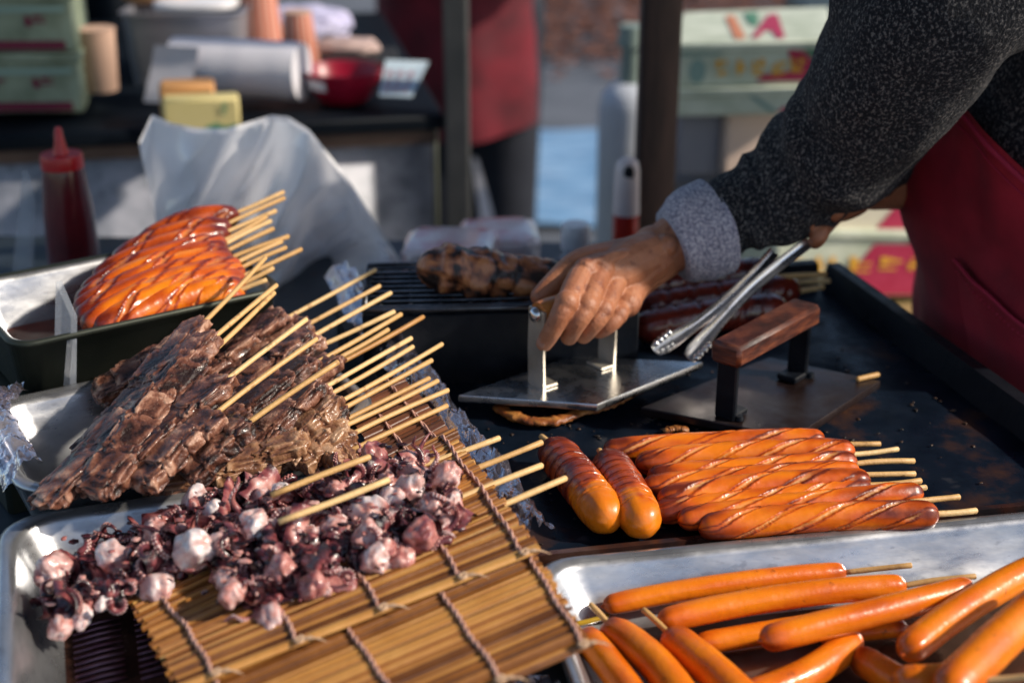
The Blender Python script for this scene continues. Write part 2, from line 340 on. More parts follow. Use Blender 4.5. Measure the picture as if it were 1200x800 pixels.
# ---- griddle
def loc2(o, ang):
    a = V((math.cos(ang), math.sin(ang), 0)); b = V((-math.sin(ang), math.cos(ang), 0))
    return lambda x, y, z: V(o) + a * x + b * y + V((0, 0, z))
gO = P(1195, 594, 0); L0 = loc2(gO, A11)
G = thing('griddle', P(850, 470), 'black greasy flat iron griddle holding sausages and two presses', 'griddle')
gw, gd = -.40, .44
def gp(u, v): return L0(lerp(.06, gw, u) - .03 * v, v * gd, 0)
m = MB(); m.grid(lambda u, v: gp(u, v) + V((0, 0, .0016 * nz((u * 6, v * 6, 0), 1))), 40, 40)
build('cooking_plate', m, GRID_BLACK, G)
m = MB()
R = Matrix.Rotation(A11, 3, 'Z')
# side wall that rises along the cook's edge, back wall, low front lip
def wall(p, q, h, th, out):
    p, q = V(p), V(q); o = V(out) * th
    vs = [p, q, q + V((0, 0, h)) + o * .6, p + V((0, 0, h)) + o * .6, p + o * 1.6 + V((0, 0, -.05)), q + o * 1.6 + V((0, 0, -.05)), q + o * 1.6 + V((0, 0, h)), p + o * 1.6 + V((0, 0, h))]
    return vs, [(0, 1, 2, 3), (3, 2, 6, 7), (7, 6, 5, 4), (0, 3, 7, 4), (1, 5, 6, 2)]
ax = V((math.cos(A11), math.sin(A11), 0)); ay = V((-math.sin(A11), math.cos(A11), 0))
for p, q, h, th, out in ((gp(0, 0), gp(0, 1), .024, .012, ax), (gp(0, 1), gp(1, 1), .022, .012, ay), (gp(1, 1), gp(1, 0), .012, .010, -ax)):
    m.add(*wall(p, q, h, th, out))
build('rim', m, IRON, G, smooth=False)
m = MB(); vs, fs = wall(gp(1, 0) + V((0, 0, 0)), gp(0, 0), .006, .005, -ay); m.add(vs, fs)
build('front_lip', m, RUSTY, G, smooth=False)
m = MB(); rnd = random.Random(77)
for k in range(330):
    u, v = rnd.random(), rnd.random(); 
    if rnd.random() < .6: u, v = rnd.gauss(.55, .2), rnd.gauss(.30, .16)
    if not (.03 < u < .97 and .03 < v < .97): continue
    q = gp(u, v) + V((0, 0, .0012)); s_ = rnd.uniform(.0004, .0012)
    m.blob(q, Matrix.Diagonal((s_ * rnd.uniform(.7, 2), s_ * rnd.uniform(.7, 2), s_ * .6)), 3, 1.0, lambda d: 1 + .9 * nz(d, 1.5, k * 1.37))
tag(build('burnt_crumbs', m, M('burnt_crumb', (.012, .009, .008), (.10, .045, .02), scale=60, lo=.4, hi=.7, rough=.4)), 'burnt crumbs and scraps scattered over the black griddle', 'crumbs', kind='stuff')
# ---- trays
def rrect(hx, hy, r, z, n=6):
    r = min(r, hx * .98, hy * .98); pts = []
    for cx, cy, a0 in ((hx - r, hy - r, 0), (-hx + r, hy - r, 90), (-hx + r, -hy + r, 180), (hx - r, -hy + r, 270)):
        for i in range(n + 1):
            a = math.radians(a0 + 90 * i / n); pts.append((cx + r * math.cos(a), cy + r * math.sin(a), z))
    return pts
def tray(name, corner, ang, w, d, zf, zr, label, mat, outmat=None, corner_is='back', r=.03, lipw=.006, tp=.42):
    """corner: world xy of the back-left (or front-left) rim corner"""
    L = loc2((corner.x, corner.y, 0), ang)
    sy = -1 if corner_is == 'back' else 1
    c = L(w / 2, sy * d / 2, zf)
    root = thing(name, c, label, 'tray')
    Rm = Matrix.Rotation(ang, 3, 'Z')
    def sec(ins, z, rr): return [V((c.x, c.y, 0)) + Rm @ V(p) for p in rrect(w / 2 - ins, d / 2 - ins, rr, z)]
    m = MB()
    taper = (zr - zf) * tp
    sect = [sec(.003, zr - .001, r), sec(.005, zr - .004, r * .9), sec(.006 + taper * .6, zf + .012, r * .8), sec(.010 + taper, zf + .003, r * .7), sec(.018 + taper, zf, r * .5), sec(w * .3, zf, .02)]
    sect = [sec(.001, zr, r)] + sect
    m.rings(sect, cap0=False, cap1=True)
    build('basin', m, mat, root)
    m = MB()
    lip = [sec(.0015, zr, r), sec(-.001, zr + .0016, r), sec(-lipw * .6, zr + .0016, r), sec(-lipw, zr, r), sec(-lipw * .9, zr - .003, r), sec(-.001, zr - .003, r), sec(taper * .35, zf + .004, r * .8), sec(taper * .5 + .004, zf - .002, r * .7)]
    m.rings(lip, cap0=False, cap1=True)
    build('rolled_rim', m, outmat or mat, root)
    return root, L, c, Rm
# front right sausage tray
cor = P(628, 662, .006)
TR1, LT1, cT1, RT1 = tray('sausage_tray', cor, math.radians(10.5), .46, .27, -.032, .006, 'shallow steel tray of plain orange sausages in front of the griddle', STEEL)
# squid tray
def fit(a, b, c, z):
    a, b, c = P(*a, z), P(*b, z), P(*c, z); d = (b - a).normalized(); return a + d * (c - a).dot(d), math.atan2(d.y, d.x)
cor, ag = fit((100, 598), (347, 562), (9, 668), .028)
TR2, LT2, cT2, RT2 = tray('squid_tray', cor, ag, .175, .27, -.012, .028, 'steel tray of squid skewers with ribbed bottom and bamboo mats over it', STEEL)
m = MB()
for col in range(2):
    for k in range(12):
        p0 = LT2(.034 + col * .037, -.082 + .006 * col - k * .0064, -.0090); p1 = LT2(.062 + col * .037, -.078 + .006 * col - k * .0064, -.0090)
        m.tube([p0, (p0 + p1) / 2 + V((0, 0, .0006)), p1], [.0009, .0016, .0009], 8, rnd=True)
build('embossed_rib', m, RIBST, TR2)
def floor_patch(L, w, d, z, root, mat, ins):
    m = MB(); m.grid(lambda u, v: L(lerp(ins, w - ins, u), -lerp(ins, d - ins, v), z), 4, 4); build('stained_floor', m, mat, root)
floor_patch(LT2, .175, .27, -.0095, TR2, STAIN, .028)
floor_patch(LT1, .46, .27, -.0300, TR1, OILF, .030)
# meat tray
cor, ag = fit((32, 466), (112, 449), (24, 560), .044)
TR3, LT3, cT3, RT3 = tray('meat_tray', cor, ag, .25, .15, -.002, .044, 'steel tray heaped with grilled meat skewers, its rim wrapped in plastic film', STEEL)
# orange glazed sausage tray (stands higher)
q0 = P(18, 405, .085); q1 = P(302, 343, .085)
ang4 = math.atan2(q1.y - q0.y, q1.x - q0.x)
TR4, LT4, cT4, RT4 = tray('glazed_sausage_tray', q0, ang4, (q1 - q0).length + .02, .155, .03, .085, 'deep steel tray holding sauce covered sausages beside the red squeeze bottle', STEEL, OLIVE, corner_is='front', r=.02, lipw=.004, tp=.22)
m = MB(); 
def pool(u, v):
    a = 2 * PI * u; w_ = (q1 - q0).length
    return LT4(w_ * .5 + (w_ * .455) * v * max(-1, min(1, 1.25 * math.cos(a))), .0775 + .0635 * v * max(-1, min(1, 1.25 * math.sin(a))), .0440 + .002 * (1 - v))
m.grid(pool, 40, 8)
tag(build('sauce_puddle', m, SAUCE), 'thin layer of dark red sauce on the floor of the deep tray', 'sauce')
# crate/box under the glazed tray
m = MB(); cc = LT4((q1 - q0).length / 2, .085, .0)
tag(build('tray_stand', box((cc.x, cc.y, -.012), ((q1 - q0).length + .05, .19, .075), rz=ang4, bev=.004), OLIVE, auto=40, org=(cc.x, cc.y, -.04)), 'dark olive metal box standing under the deep sauce tray', 'stand')
# ---- crumpled films
def film(name, path, width, label, amp, seed, drop=0.0, mat=FILM, nu=70, nv=14, up=V((0, 0, 1))):
    pts = [V(p) for p in path]
    def at(u):
        f = u * (len(pts) - 1); i = min(int(f), len(pts) - 2); return pts[i].lerp(pts[i + 1], f - i), (pts[i + 1] - pts[i]).normalized()
    def fn(u, v):
        p, tg = at(u); s = tg.cross(up).normalized()
        n_ = abs(fbm((u * 9, v * 3, 0), 1.4, 4, seed)) + .5 * nz((u * 26, v * 7, 1), 1, seed)
        w_ = width * (1 + .35 * nz((u * 8, 0, 0), 1, seed + 5))
        return p + s * (v - .5) * w_ + up * (amp * n_ + math.sin(v * PI) * amp * 1.0 - drop * v * v) + tg * .004 * nz((u * 20, v * 6, 2), 1, seed)
    m = MB(); m.grid(fn, nu, nv)
    return tag(build(name, m, mat, org=pts[len(pts) // 2]), label, 'plastic film')
film('plastic_film', [P(398, 325, .03), P(428, 372, .03), P(458, 412, .028), P(490, 450, .025), P(525, 500, .02), P(560, 545, .02), P(598, 592, .015), P(628, 636, .01)], .032, 'crumpled clear film along the griddle edge under the ends of the skewers', .012, 3.1)
film('plastic_film', [LT3(.03, .004, .052), LT3(.006, -.006, .053), LT3(.0, -.03, .054), LT3(.0, -.06, .054), LT3(.0, -.09, .053), LT3(.002, -.125, .05)], .030, 'crinkled clear film folded over the short side of the meat tray', .006, 9.4, drop=.016)
film('plastic_film', [P(640, 812, -.02), P(590, 838, -.02), P(545, 870, -.02)], .03, 'shiny scrap of film on the worktop below the bamboo mat', .010, 15.0, nu=30)
# ---- bamboo mats
def mat_(c4, n, label, slatmat, strings=(), seed=1, th=.0016, roll=None, thick_last=False):
    TL, TR, BR, BL = [V(p) for p in c4]
    rnd = random.Random(seed)
    root = thing('bamboo_mat', (TL + TR + BR + BL) / 4, label, 'bamboo mat', 'bamboo mats under the skewers')
    nrm = (TR - TL).cross(BL - TL).normalized(); nrm = nrm if nrm.z > 0 else -nrm
    def at(u, v): return TL.lerp(TR, u).lerp(BL.lerp(BR, u), v)
    m = MB(); jz = []
    for k in range(n):
        v = (k + .5) / n; e0 = rnd.uniform(-.012, .008); e1 = 1 + rnd.uniform(-.008, .012)
        hw = .45 / n * rnd.uniform(.9, 1.12); z = rnd.uniform(-.0004, .0007); tone = rnd.random() ** 1.2; tilt = rnd.uniform(-.0009, .0009)
        skew = rnd.uniform(-.10, .10) / n
        if thick_last and k == n - 1: hw *= 1.9; z += .0012; tone = .8
        jz.append(z)
        rings = []; ns = 9; T = []
        for i in range(ns):
            u = lerp(e0, e1, i / (ns - 1)); vv = v + skew * (u - .5) + .06 / n * math.sin(u * 7 + k)
            a, b_ = at(u, vv - hw), at(u, vv + hw); mid = at(u, vv)
            rings.append([a + nrm * (z - th * .5 - tilt), a + nrm * (z + th * .35 - tilt), a.lerp(b_, .3) + nrm * (z + th * .75), a.lerp(b_, .7) + nrm * (z + th * .75), b_ + nrm * (z + th * .35 + tilt), b_ + nrm * (z - th * .5 + tilt)])
            T += [tone] * 6
        m.rings(rings, t=T)
    build('slat', m, slatmat, root, auto=50)
    for (u0, u1, v0, v1) in strings:
        m = MB(); ns = 90
        for s_ in (0, 1):
            pts = []
            for i in range(ns + 1):
                f = i / ns; v = lerp(v0, v1, f); u = lerp(u0, u1, f) + .006 * math.sin(f * 5 + seed) + .003 * math.sin(f * 17)
                ph = f * (v1 - v0) * n * 1.0 + s_ * PI
                pts.append(at(u, v) + nrm * (th * .9 + .0009 + .0006 * math.sin(ph)) + (TR - TL).normalized() * .0008 * math.cos(ph))
            m.tube(pts, .0008, 6)
        build('twine', m, TWINE, root)
        if v1 > .97:
            m = MB(); e = at(u1, 1.0) + nrm * .003
            m.tube([e + V((.001, .003, 0)), e + V((.0025, -.001, .001)), e + V((0, -.0035, .001)), e + V((-.002, -.001, .001)), e + V((.001, .003, .001)), e + V((.004, .002, 0))], .0011, 6)
            for q in range(3):
                m.tube([e, e + V((.006, .001 + q * .001, .001)), e + V((.012 + .002 * q, .003 - .002 * q, .0))], [.0009, .0006, .0002], 5)
            build('knot', m, FRAY, root)
    return root
m1 = [P(150, 698, .020), P(530, 504, .056), P(632, 646, .056), P(212, 810, .029)]
m2 = [P(215, 776, .024), P(606, 612, .051), P(692, 757, .048), P(300, 925, .027)]
mat_(m2, 62, 'lower bamboo mat, mostly bare, with pink strings and a ragged end over the sausage tray', BAMBOO, ((.05, .06, .05, 1), (.42, .44, .05, 1), (.70, .71, .05, 1), (.985, .975, .1, 1)), 3)
mat_(m1, 54, 'upper bamboo mat lying directly under the squid skewers', BAMBOO, ((.07, .09, .1, 1), (.30, .31, .1, 1), (.52, .54, .1, 1), (.76, .77, .03, 1), (.965, .955, .02, 1)), 5, thick_last=True)
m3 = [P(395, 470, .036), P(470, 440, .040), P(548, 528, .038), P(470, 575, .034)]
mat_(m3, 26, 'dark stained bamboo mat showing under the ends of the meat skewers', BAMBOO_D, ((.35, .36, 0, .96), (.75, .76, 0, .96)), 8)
# ---- sticks & sausages
def stick_mb(p0, p1, r=.0019, seed=0):
    rnd = random.Random(seed); m = MB(); p0, p1 = V(p0), V(p1); n = 7
    pts = []
    bend = V((rnd.uniform(-1, 1), rnd.uniform(-1, 1), rnd.uniform(-1, 1))) * .0012
    for i in range(n):
        f = i / (n - 1); pts.append(p0.lerp(p1, f) + bend * math.sin(f * PI))
    tn = rnd.random()
    m.tube([pts[0]] + pts + [pts[-1] + (pts[-1] - pts[-2]).normalized() * r * .3], [r * .6] + [r * rnd.uniform(.94, 1.05) for _ in range(n)] + [r * .7], 8, t=tn)
    return m
def sausage_mb(p0, p1, r, bend=V((0, 0, 0)), seed=0, score=None, ncut=8, ns=70, sg=26, depth=.14, t0=0.0):
    rnd = random.Random(seed); p0, p1 = V(p0), V(p1)
    d = (p1 - p0).normalized(); a, c = p0 + d * r * .9, p1 - d * r * .9
    pts = bez(a, (a + c) / 2 + bend * 2, c, ns); so = rnd.uniform(0, 50); L = (c - a).length
    ph0 = rnd.uniform(0, 6.28)
    def prof(f, th):
        k = 1 + .035 * nz((f * 5, math.cos(th) * .6, math.sin(th) * .6), 1, so) + .012 * nz((f * 26, math.cos(th) * 2, math.sin(th) * 2), 1, so)
        end = sstep(0, .1, f) * sstep(0, .1, 1 - f); k *= .92 + .08 * end; k += .02 * (1 - sstep(.02, .12, f) * sstep(.02, .12, 1 - f)) * math.cos(th * 6 + so) + .014 * nz((f * 3, math.cos(th) * 7, math.sin(th) * 7), 1, so + 30)
        tone = t0 + .28 + .5 * nz((f * 4, math.cos(th), math.sin(th)), 1, so + 9) + .42 * (1 - sstep(0, .16, f) * sstep(0, .16, 1 - f)); cut = 0
        if score:
            x = f * ncut + th / (2 * PI) * score + ph0
            q = abs(((x + .035 * nz((f * 30, math.cos(th) * 3, math.sin(th) * 3), 1, so + 60)) % 1.0) - .5) * 2 + .05 * nz((f * 90, math.cos(th) * 8, math.sin(th) * 8), 1, so + 70)
            wid = .34 * (.75 + .5 * nz((math.floor(x) * 3.1, 1, 1), 1, so))
            inn = sstep(.03, .12, f) * sstep(.03, .12, 1 - f) * sstep(-.42, .02, nz((f * 5.5, math.cos(th) * .9, math.sin(th) * .9), 1, so + 80))
            g = (1 - sstep(wid * .35, wid, q)) * inn
            k -= depth * g; k += depth * .35 * sstep(wid * .7, wid * 1.15, q) * (1 - sstep(wid * 1.2, wid * 2.2, q)) * inn
            cut = (1 - sstep(wid * .25, wid * .62, q)) * inn * (.72 + .5 * nz((f * 40, math.cos(th) * 5, math.sin(th) * 5), 1, so + 90)); cut = max(0, min(1, cut))
            tone += .5 * sstep(wid * .5, wid, q) * (1 - sstep(wid, wid * 1.8, q))
        return k, max(0, min(1, tone)), cut
    m = MB(); m.tube(pts, r, sg, rnd=True, prof=prof)
    if not score:
        ea, eb = pts[0] - (pts[1] - pts[0]).normalized() * r, pts[-1] + (pts[-1] - pts[-2]).normalized() * r
        for q, e_ in ((ea, pts[0]), (eb, pts[-1])):
            d_ = (q - e_).normalized(); m.tube([q - d_ * r * .25, q, q + d_ * r * .16], [r * .34, r * .22, r * .10], 10, rnd=True, t=.8)
    return m
def skewer(name, body, stick, mat, label, group, cat='sausage skewer', smat=STICK, bname='sausage', seed=0, r=.0019):
    c = sum((v for v in body.v), V()) / len(body.v)
    root = thing(name, c, label, cat, group)
    build(bname, body, mat, root)
    if stick: build('stick', stick_mb(stick[0], stick[1], r, seed), smat, root)
    return root
# plain sausages in the front tray: (p0, p1, z, rpx, bend, stick px or None, label)
T1 = [
 ((708, 709), (990, 669), -.012, 13, (0, 0, .002), ((985, 671), (1068, 662)), 'plain sausage on a stick lying along the bright back wall of the tray'),
 ((772, 727), (1060, 685), -.006, 15.5, (0, .001, .003), ((1050, 688), (1143, 675)), 'long plain sausage second from the back wall, with its stick end showing'),
 ((893, 750), (1140, 688), .002, 17, (0, 0, .001), None, 'big plain sausage lying across the middle of the tray on top of others'),
 ((815, 755), (1010, 722), -.021, 13.5, (0, 0, 0), None, 'plain sausage half hidden under the two long sausages by the back wall'),
 ((960, 746), (1062, 734), -.021, 11, (0, 0, 0), None, 'small sausage end peeking out from under the big middle sausage'),
 ((868, 822), (1006, 748), -.016, 19, (.004, -.004, .0), None, 'curved plain sausage under the end of the big middle one'),
 ((998, 768), (1110, 812), -.018, 18, (.0, -.006, 0), None, 'short looking sausage pointing at the camera beside the curved one'),
 ((1058, 764), (1235, 655), .004, 19, (.0, .003, .002), None, 'thick glossy sausage slanting up toward the far tray wall'),
 ((1105, 815), (1240, 690), .022, 25, (.004, .004, .0), ((1150, 797), (1215, 792)), 'thickest sausage lying highest in the tray with a pale stick through it'),
 ((1050, 800), (1150, 790), .012, 20, (0, 0, 0), None, 'sausage with a flat pinkish side in the corner of the tray'),
 ((684, 742), (752, 832), -.012, 18, (.001, 0, .001), ((688, 750), (658, 711)), 'sausage with short stick leaning on the tray wall by the bamboo mat'),
 ((712, 733), (815, 835), -.010, 20, (.002, 0, .002), ((722, 742), (692, 708)), 'sausage with short stick, middle one of the three side by side'),
 ((783, 743), (890, 838), -.008, 21, (.002, 0, .002), ((792, 750), (754, 714)), 'sausage with short stick, farthest from the mat of the three side by side'),
]
for i, (a, b, z, rp, bd, st, lab) in enumerate(T1):
    pa, pb = P(*a, z), P(*b, z + (.004 if i in (7,) else 0)); r = rp * (pa - CAM).length / FPX * .98
    body = sausage_mb(pa, pb, r, V(bd) + V((.0, .0022 * math.sin(i * 1.9), .0012 * math.cos(i * 2.3))), 20 + i, ns=110, sg=40)
    stk = (P(*st[0], z), P(*st[1], z + .008)) if st else None
    skewer('sausage_skewer', body, stk, SAUS, lab, 'plain sausages in the front tray', seed=i)
tag(build('bamboo_stick', stick_mb(P(672, 731, -.02), P(712, 721, -.02), .0018, 4), M('oily_stick', (.42, .26, .02), rough=.2), org=P(690, 726, -.02)), 'yellowish loose stick on the tray floor near the mat', 'stick')
tag(build('bamboo_stick', stick_mb(P(1120, 692, -.02), P(1190, 672, -.022), .0016, 4), STICK_D, org=P(1150, 682, -.02)), 'loose dark stick behind the thick glossy sausage', 'stick')
# scored sausages on the griddle
GS = [
 ((708, 527), (965, 514), .013, ((955, 520), (1031, 520)), 'backmost scored sausage on the griddle, next to the brown press'),
 ((746, 543), (1000, 528), .013, ((985, 533), (1052, 526)), 'second scored sausage from the back of the griddle row'),
 ((760, 559), (1003, 541), .015, ((990, 545), (1071, 540)), 'third scored sausage from the back of the griddle row'),
 ((754, 570), (1006, 552), .016, ((990, 557), (1072, 555)), 'fourth scored sausage from the back of the griddle row'),
 ((772, 585), (1018, 563), .017, ((1000, 569), (1079, 563)), 'fifth scored sausage from the back of the griddle row'),
 ((768, 600), (1020, 573), .013, ((1005, 575), (1085, 571)), 'darker scored sausage wedged low in the griddle row'),
 ((796, 609), (1080, 577), .015, ((1065, 588), (1124, 582)), 'second scored sausage from the griddle front lip'),
 ((820, 618), (1098, 602), .013, ((1075, 602), (1144, 598)), 'scored sausage right beside the griddle front lip'),
]
for i, (a, b, z, st, lab) in enumerate(GS):
    pa, pb = P(*a, z), P(*b, z)
    body = sausage_mb(pa, pb, .0089 + .0007 * ((i * 2) % 3), V((0, .003 * math.sin(i * 2.1), .001)), 50 + i, score=4 if i % 2 else 3, ncut=3.4 + i % 2, ns=260, sg=72, t0=.1)
    skewer('scored_sausage_skewer', body, (P(*st[0], z), P(*st[1], z - .002)), SAUSG, lab, 'scored sausages frying on the griddle', seed=70 + i, r=.0022)
for i, (a, b, st, lab) in enumerate([
 ((646, 524), (716, 612), ((655, 532), (634, 511)), 'short scored sausage on the griddle touched by the squid sticks'),
 ((710, 538), (757, 618), ((716, 548), (702, 527)), 'short scored sausage lying apart between the squid sticks and the griddle row')]):
    pa, pb = P(*a, .015), P(*b, .017)
    def two(m, k0):
        m2_ = m; return m2_
    body = sausage_mb(pa, pb, .0152, V((0, 0, .001)), 90 + i, score=1, ncut=9, ns=200, sg=64, depth=.08, t0=.4)
    n_ = len(body.v); d = (pb - pa).normalized(); Lg = (pb - pa).length
    for k in range(n_):
        f = (body.v[k] - pa).dot(d) / Lg
        q = sstep(.56, .80, f + .22 * nz(body.v[k], 70) + .05 * nz(body.v[k], 260)); body.t[k] = lerp(max(body.t[k], .62), .12, q); body.c[k] *= (1 - q) * .25  # rear keeps its dark glaze; lit orange of the front end is painted in
    skewer('scored_sausage_skewer', body, (P(*st[0], .016), P(*st[1], .019)), SAUSR, lab, 'short dark scored sausages at the griddle corner', seed=95 + i, r=.0022)
# glazed sausages in the deep tray
QS = [((277, 247), (332, 225)), ((268, 262), (333, 232)), ((265, 270), (323, 247)), ((262, 281), (312, 254)), ((263, 287), (317, 259)), ((266, 293), (320, 268)), ((270, 299), (338, 277)), ((278, 306), (330, 283)), ((282, 313), (335, 290)), ((283, 321), (353, 292)), ((284, 331), (320, 314)), ((284, 341), (312, 328))]
qb = [(160, 288), (132, 306), (110, 327), (97, 343), (90, 355), (88, 365), (90, 374), (97, 381), (110, 385), (132, 384), (160, 378), (190, 371)]
qlab = ['topmost at the back of the heap', 'second from the back of the heap', 'third from the back of the heap', 'fourth from the back of the heap', 'fifth from the back of the heap', 'sixth, just behind the middle of the heap', 'seventh, just before the middle of the heap', 'fifth from the deep tray front wall', 'fourth from the deep tray front wall', 'third from the deep tray front wall, with the longest stick', 'second from the deep tray front wall', 'frontmost against the deep tray wall']
for i, ((a, b), e) in enumerate(zip(QS, qb)):
    z1_ = .112 - .0027 * i; z0_ = .098 - .0022 * i
    pa = P(a[0] + 2, a[1] + 3, z1_); pe = P(e[0], e[1], z0_); pe = pa + (pe - pa).normalized() * min((pe - pa).length, .20)
    body = sausage_mb(pe, pa, .0105, V((0, 0, .007)), 130 + i, score=2, ncut=1.6 + .5 * (i % 3), ns=220, sg=56, depth=.12, t0=.40 - .05 * i)  # tone lightens toward the front, painting the sunlit glow there
    skewer('glazed_sausage_skewer', body, (pa + (pe - pa).normalized() * .02, P(b[0], b[1], z1_ + .010)), SAUSR, 'glazed sausage on a stick, ' + qlab[i], 'glazed sausages in the deep tray', seed=140 + i, r=.0021, smat=STICK)
# ---- meat skewers
def meat_mb(p0, p1, w, th, seed, pieces=4, pale=0.0):
    """p0 stick side, p1 tip"""
    rnd = random.Random(seed); p0, p1 = V(p0), V(p1); ax_ = (p1 - p0).normalized(); L = (p1 - p0).length
    sd = ax_.cross(V((0, 0, 1))).normalized(); up = sd.cross(ax_).normalized()
    m = MB()
    roll = rnd.uniform(-.25, .25); off_ = rnd.uniform(-.13, .13)
    for k in range(pieces):
        f = (k + .5) / pieces + rnd.uniform(-.02, .02); c = p0 + ax_ * L * f + sd * rnd.uniform(-.05, .05) * w + up * rnd.uniform(-.08, .12) * th
        tw = roll + rnd.uniform(-.15, .15); pit = rnd.uniform(-.06, .10)
        a_ = (ax_ * math.cos(pit) + up * math.sin(pit)); u_ = (up * math.cos(pit) - ax_ * math.sin(pit))
        s2 = sd * math.cos(tw) + u_ * math.sin(tw); u2 = u_ * math.cos(tw) - sd * math.sin(tw)
        hx, hy, hz = L / pieces * rnd.uniform(.66, .95), w * rnd.uniform(.46, .54), th * rnd.uniform(.48, .64)
        Mx = Matrix((a_ * hx, s2 * hy, u2 * hz)).transposed(); so = rnd.uniform(0, 100); bias = rnd.uniform(-.12, .14)
        def loc(d):
            q = Mx @ d; return V((q.dot(ax_) * 128, q.dot(sd) * 165, q.dot(up) * 165))
        def disp(d):
            q = loc(d)
            return 1 + .12 * fbm(d, 1.4, 2, so) + .18 * fbm(q, 1.0, 3, so + 3) + .09 * nz(q, 2.6, so + 8)
        def tone(d):
            q = loc(d)
            return max(0, min(1, .48 + bias + off_ + .26 * fbm(d, 1.6, 3, so + 20) - .48 * fbm(q, 1.0, 4, so + 3) - .24 * nz(q, 2.6, so + 8) + .28 * sstep(.1, -.7, d.z)))  # last term paints shade on the underside, darkening gaps between strips
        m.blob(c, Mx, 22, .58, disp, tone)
    return m
MS = [ # emergence px, stick end px, z emerge, z end, length, pale?
 ((225, 388), (311, 302), .092, .115, .13, 0, 'rearmost of the heap, its stick rising in front of the deep tray'),
 ((229, 411), (324, 334), .094, .112, .15, 0, 'upper of two close sticks near the glazed sausages'),
 ((223, 432), (321, 343), .090, .105, .16, 0, 'lower of two close sticks near the glazed sausages'),
 ((254, 452), (359, 374), .086, .108, .155, 0, 'stick ending alone above the middle of the heap'),
 ((248, 486), (371, 397), .080, .103, .15, 0, 'stick crossing the middle of the heap just below a lone stick'),
 ((286, 497), (396, 424), .076, .10, .14, 0, 'lowest long stick crossing the face of the heap'),
 ((326, 374), (440, 316), .070, .085, .13, 0, 'backmost stick of the fan over the griddle film'),
 ((350, 384), (445, 335), .066, .082, .13, 0, 'second stick from the back of the fan'),
 ((353, 398), (458, 343), .070, .082, .14, 0, 'third stick from the back of the fan'),
 ((366, 407), (462, 365), .062, .075, .14, 0, 'fourth stick from the back of the fan'),
 ((361, 425), (470, 368), .068, .078, .15, 0, 'fifth stick from the back of the fan'),
 ((377, 426), (455, 386), .056, .066, .14, 0, 'short looking stick in the middle of the fan'),
 ((380, 431), (496, 371), .060, .074, .14, 0, 'darker golden stick sticking out above its neighbours in the fan'),
 ((365, 458), (482, 396), .064, .072, .15, 0, 'stick just in front of the darker golden one'),
 ((376, 464), (484, 406), .056, .066, .15, 0, 'second stick in front of the darker golden one'),
 ((386, 473), (518, 403), .058, .066, .15, 1, 'longest stick reaching over the griddle edge'),
 ((393, 481), (506, 422), .052, .062, .15, 0, 'stick just below the longest one of the fan'),
 ((392, 497), (503, 443), .046, .056, .15, 1, 'fourth stick from the front of the fan'),
 ((395, 501), (513, 446), .048, .056, .15, 1, 'third stick from the front of the fan'),
 ((392, 519), (525, 457), .042, .052, .15, 1, 'second stick from the front of the fan'),
 ((407, 530), (524, 475), .036, .046, .15, 1, 'frontmost stick of the fan, next to the squid'),
]
def proj(p):
    q = V(p) - CAM; fw = q.y * CP - q.z * SP; return 600 + q.x / fw * FPX, 400 + (-q.z * CP - q.y * SP) / fw * FPX
def rim_y(x): return 598 - (x - 100) * .1457
for i, (e, s, z0, z1, Lg, pale, lab) in enumerate(MS):
    pe, ps = P(*e, z0), P(*s, z1); d = (pe - ps); dh = V((d.x, d.y, 0)).normalized()
    tipz = .022 + .0012 * max(0, 14 - i) if i > 5 else .040 + .006 * (5 - i) * .4
    tip = pe + dh * Lg * (.86 if i > 2 else .95); tip.z = tipz
    for _ in range(30):
        x_, y_ = proj(tip)
        if y_ > rim_y(x_) - 20 or x_ < 58 + max(0, 560 - y_) * .3: tip = tip - dh * .004 + V((0, 0, .0006))
        else: break
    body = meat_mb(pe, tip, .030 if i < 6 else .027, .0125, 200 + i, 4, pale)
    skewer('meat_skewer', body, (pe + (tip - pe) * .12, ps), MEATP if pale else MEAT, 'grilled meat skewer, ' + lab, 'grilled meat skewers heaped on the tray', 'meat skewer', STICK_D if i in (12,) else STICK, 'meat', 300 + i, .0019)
# two meat skewers with hidden sticks filling the heap
for i, (a, b, w, lab) in enumerate([(P(240, 470, .055), P(95, 560, .030), .034, 'skewer buried low in the heap beside the film wrapped rim'), (P(345, 522, .044), P(185, 566, .032), .032, 'pale skewer lowest in the heap beside the squid tray wall'), (P(395, 515, .040), P(250, 556, .034), .030, 'pale skewer low in the heap above the squid'), (P(372, 440, .05), P(240, 520, .035), .034, 'skewer inside the heap under the fan of sticks'), (P(350, 400, .052), P(250, 470, .04), .036, 'skewer deep inside the heap near its back'), (P(215, 410, .07), P(120, 462, .045), .034, 'skewer at the back of the heap over the tray rim')]):
    body = meat_mb(a, b, w, .012, 340 + i, 4)
    skewer('meat_skewer', body, (a + (b - a) * .1, a + (b - a) * .9), MEATP if 'pale' in lab else MEAT, 'grilled meat, ' + lab, 'grilled meat skewers heaped on the tray', 'meat skewer', STICK, 'meat', 360 + i)
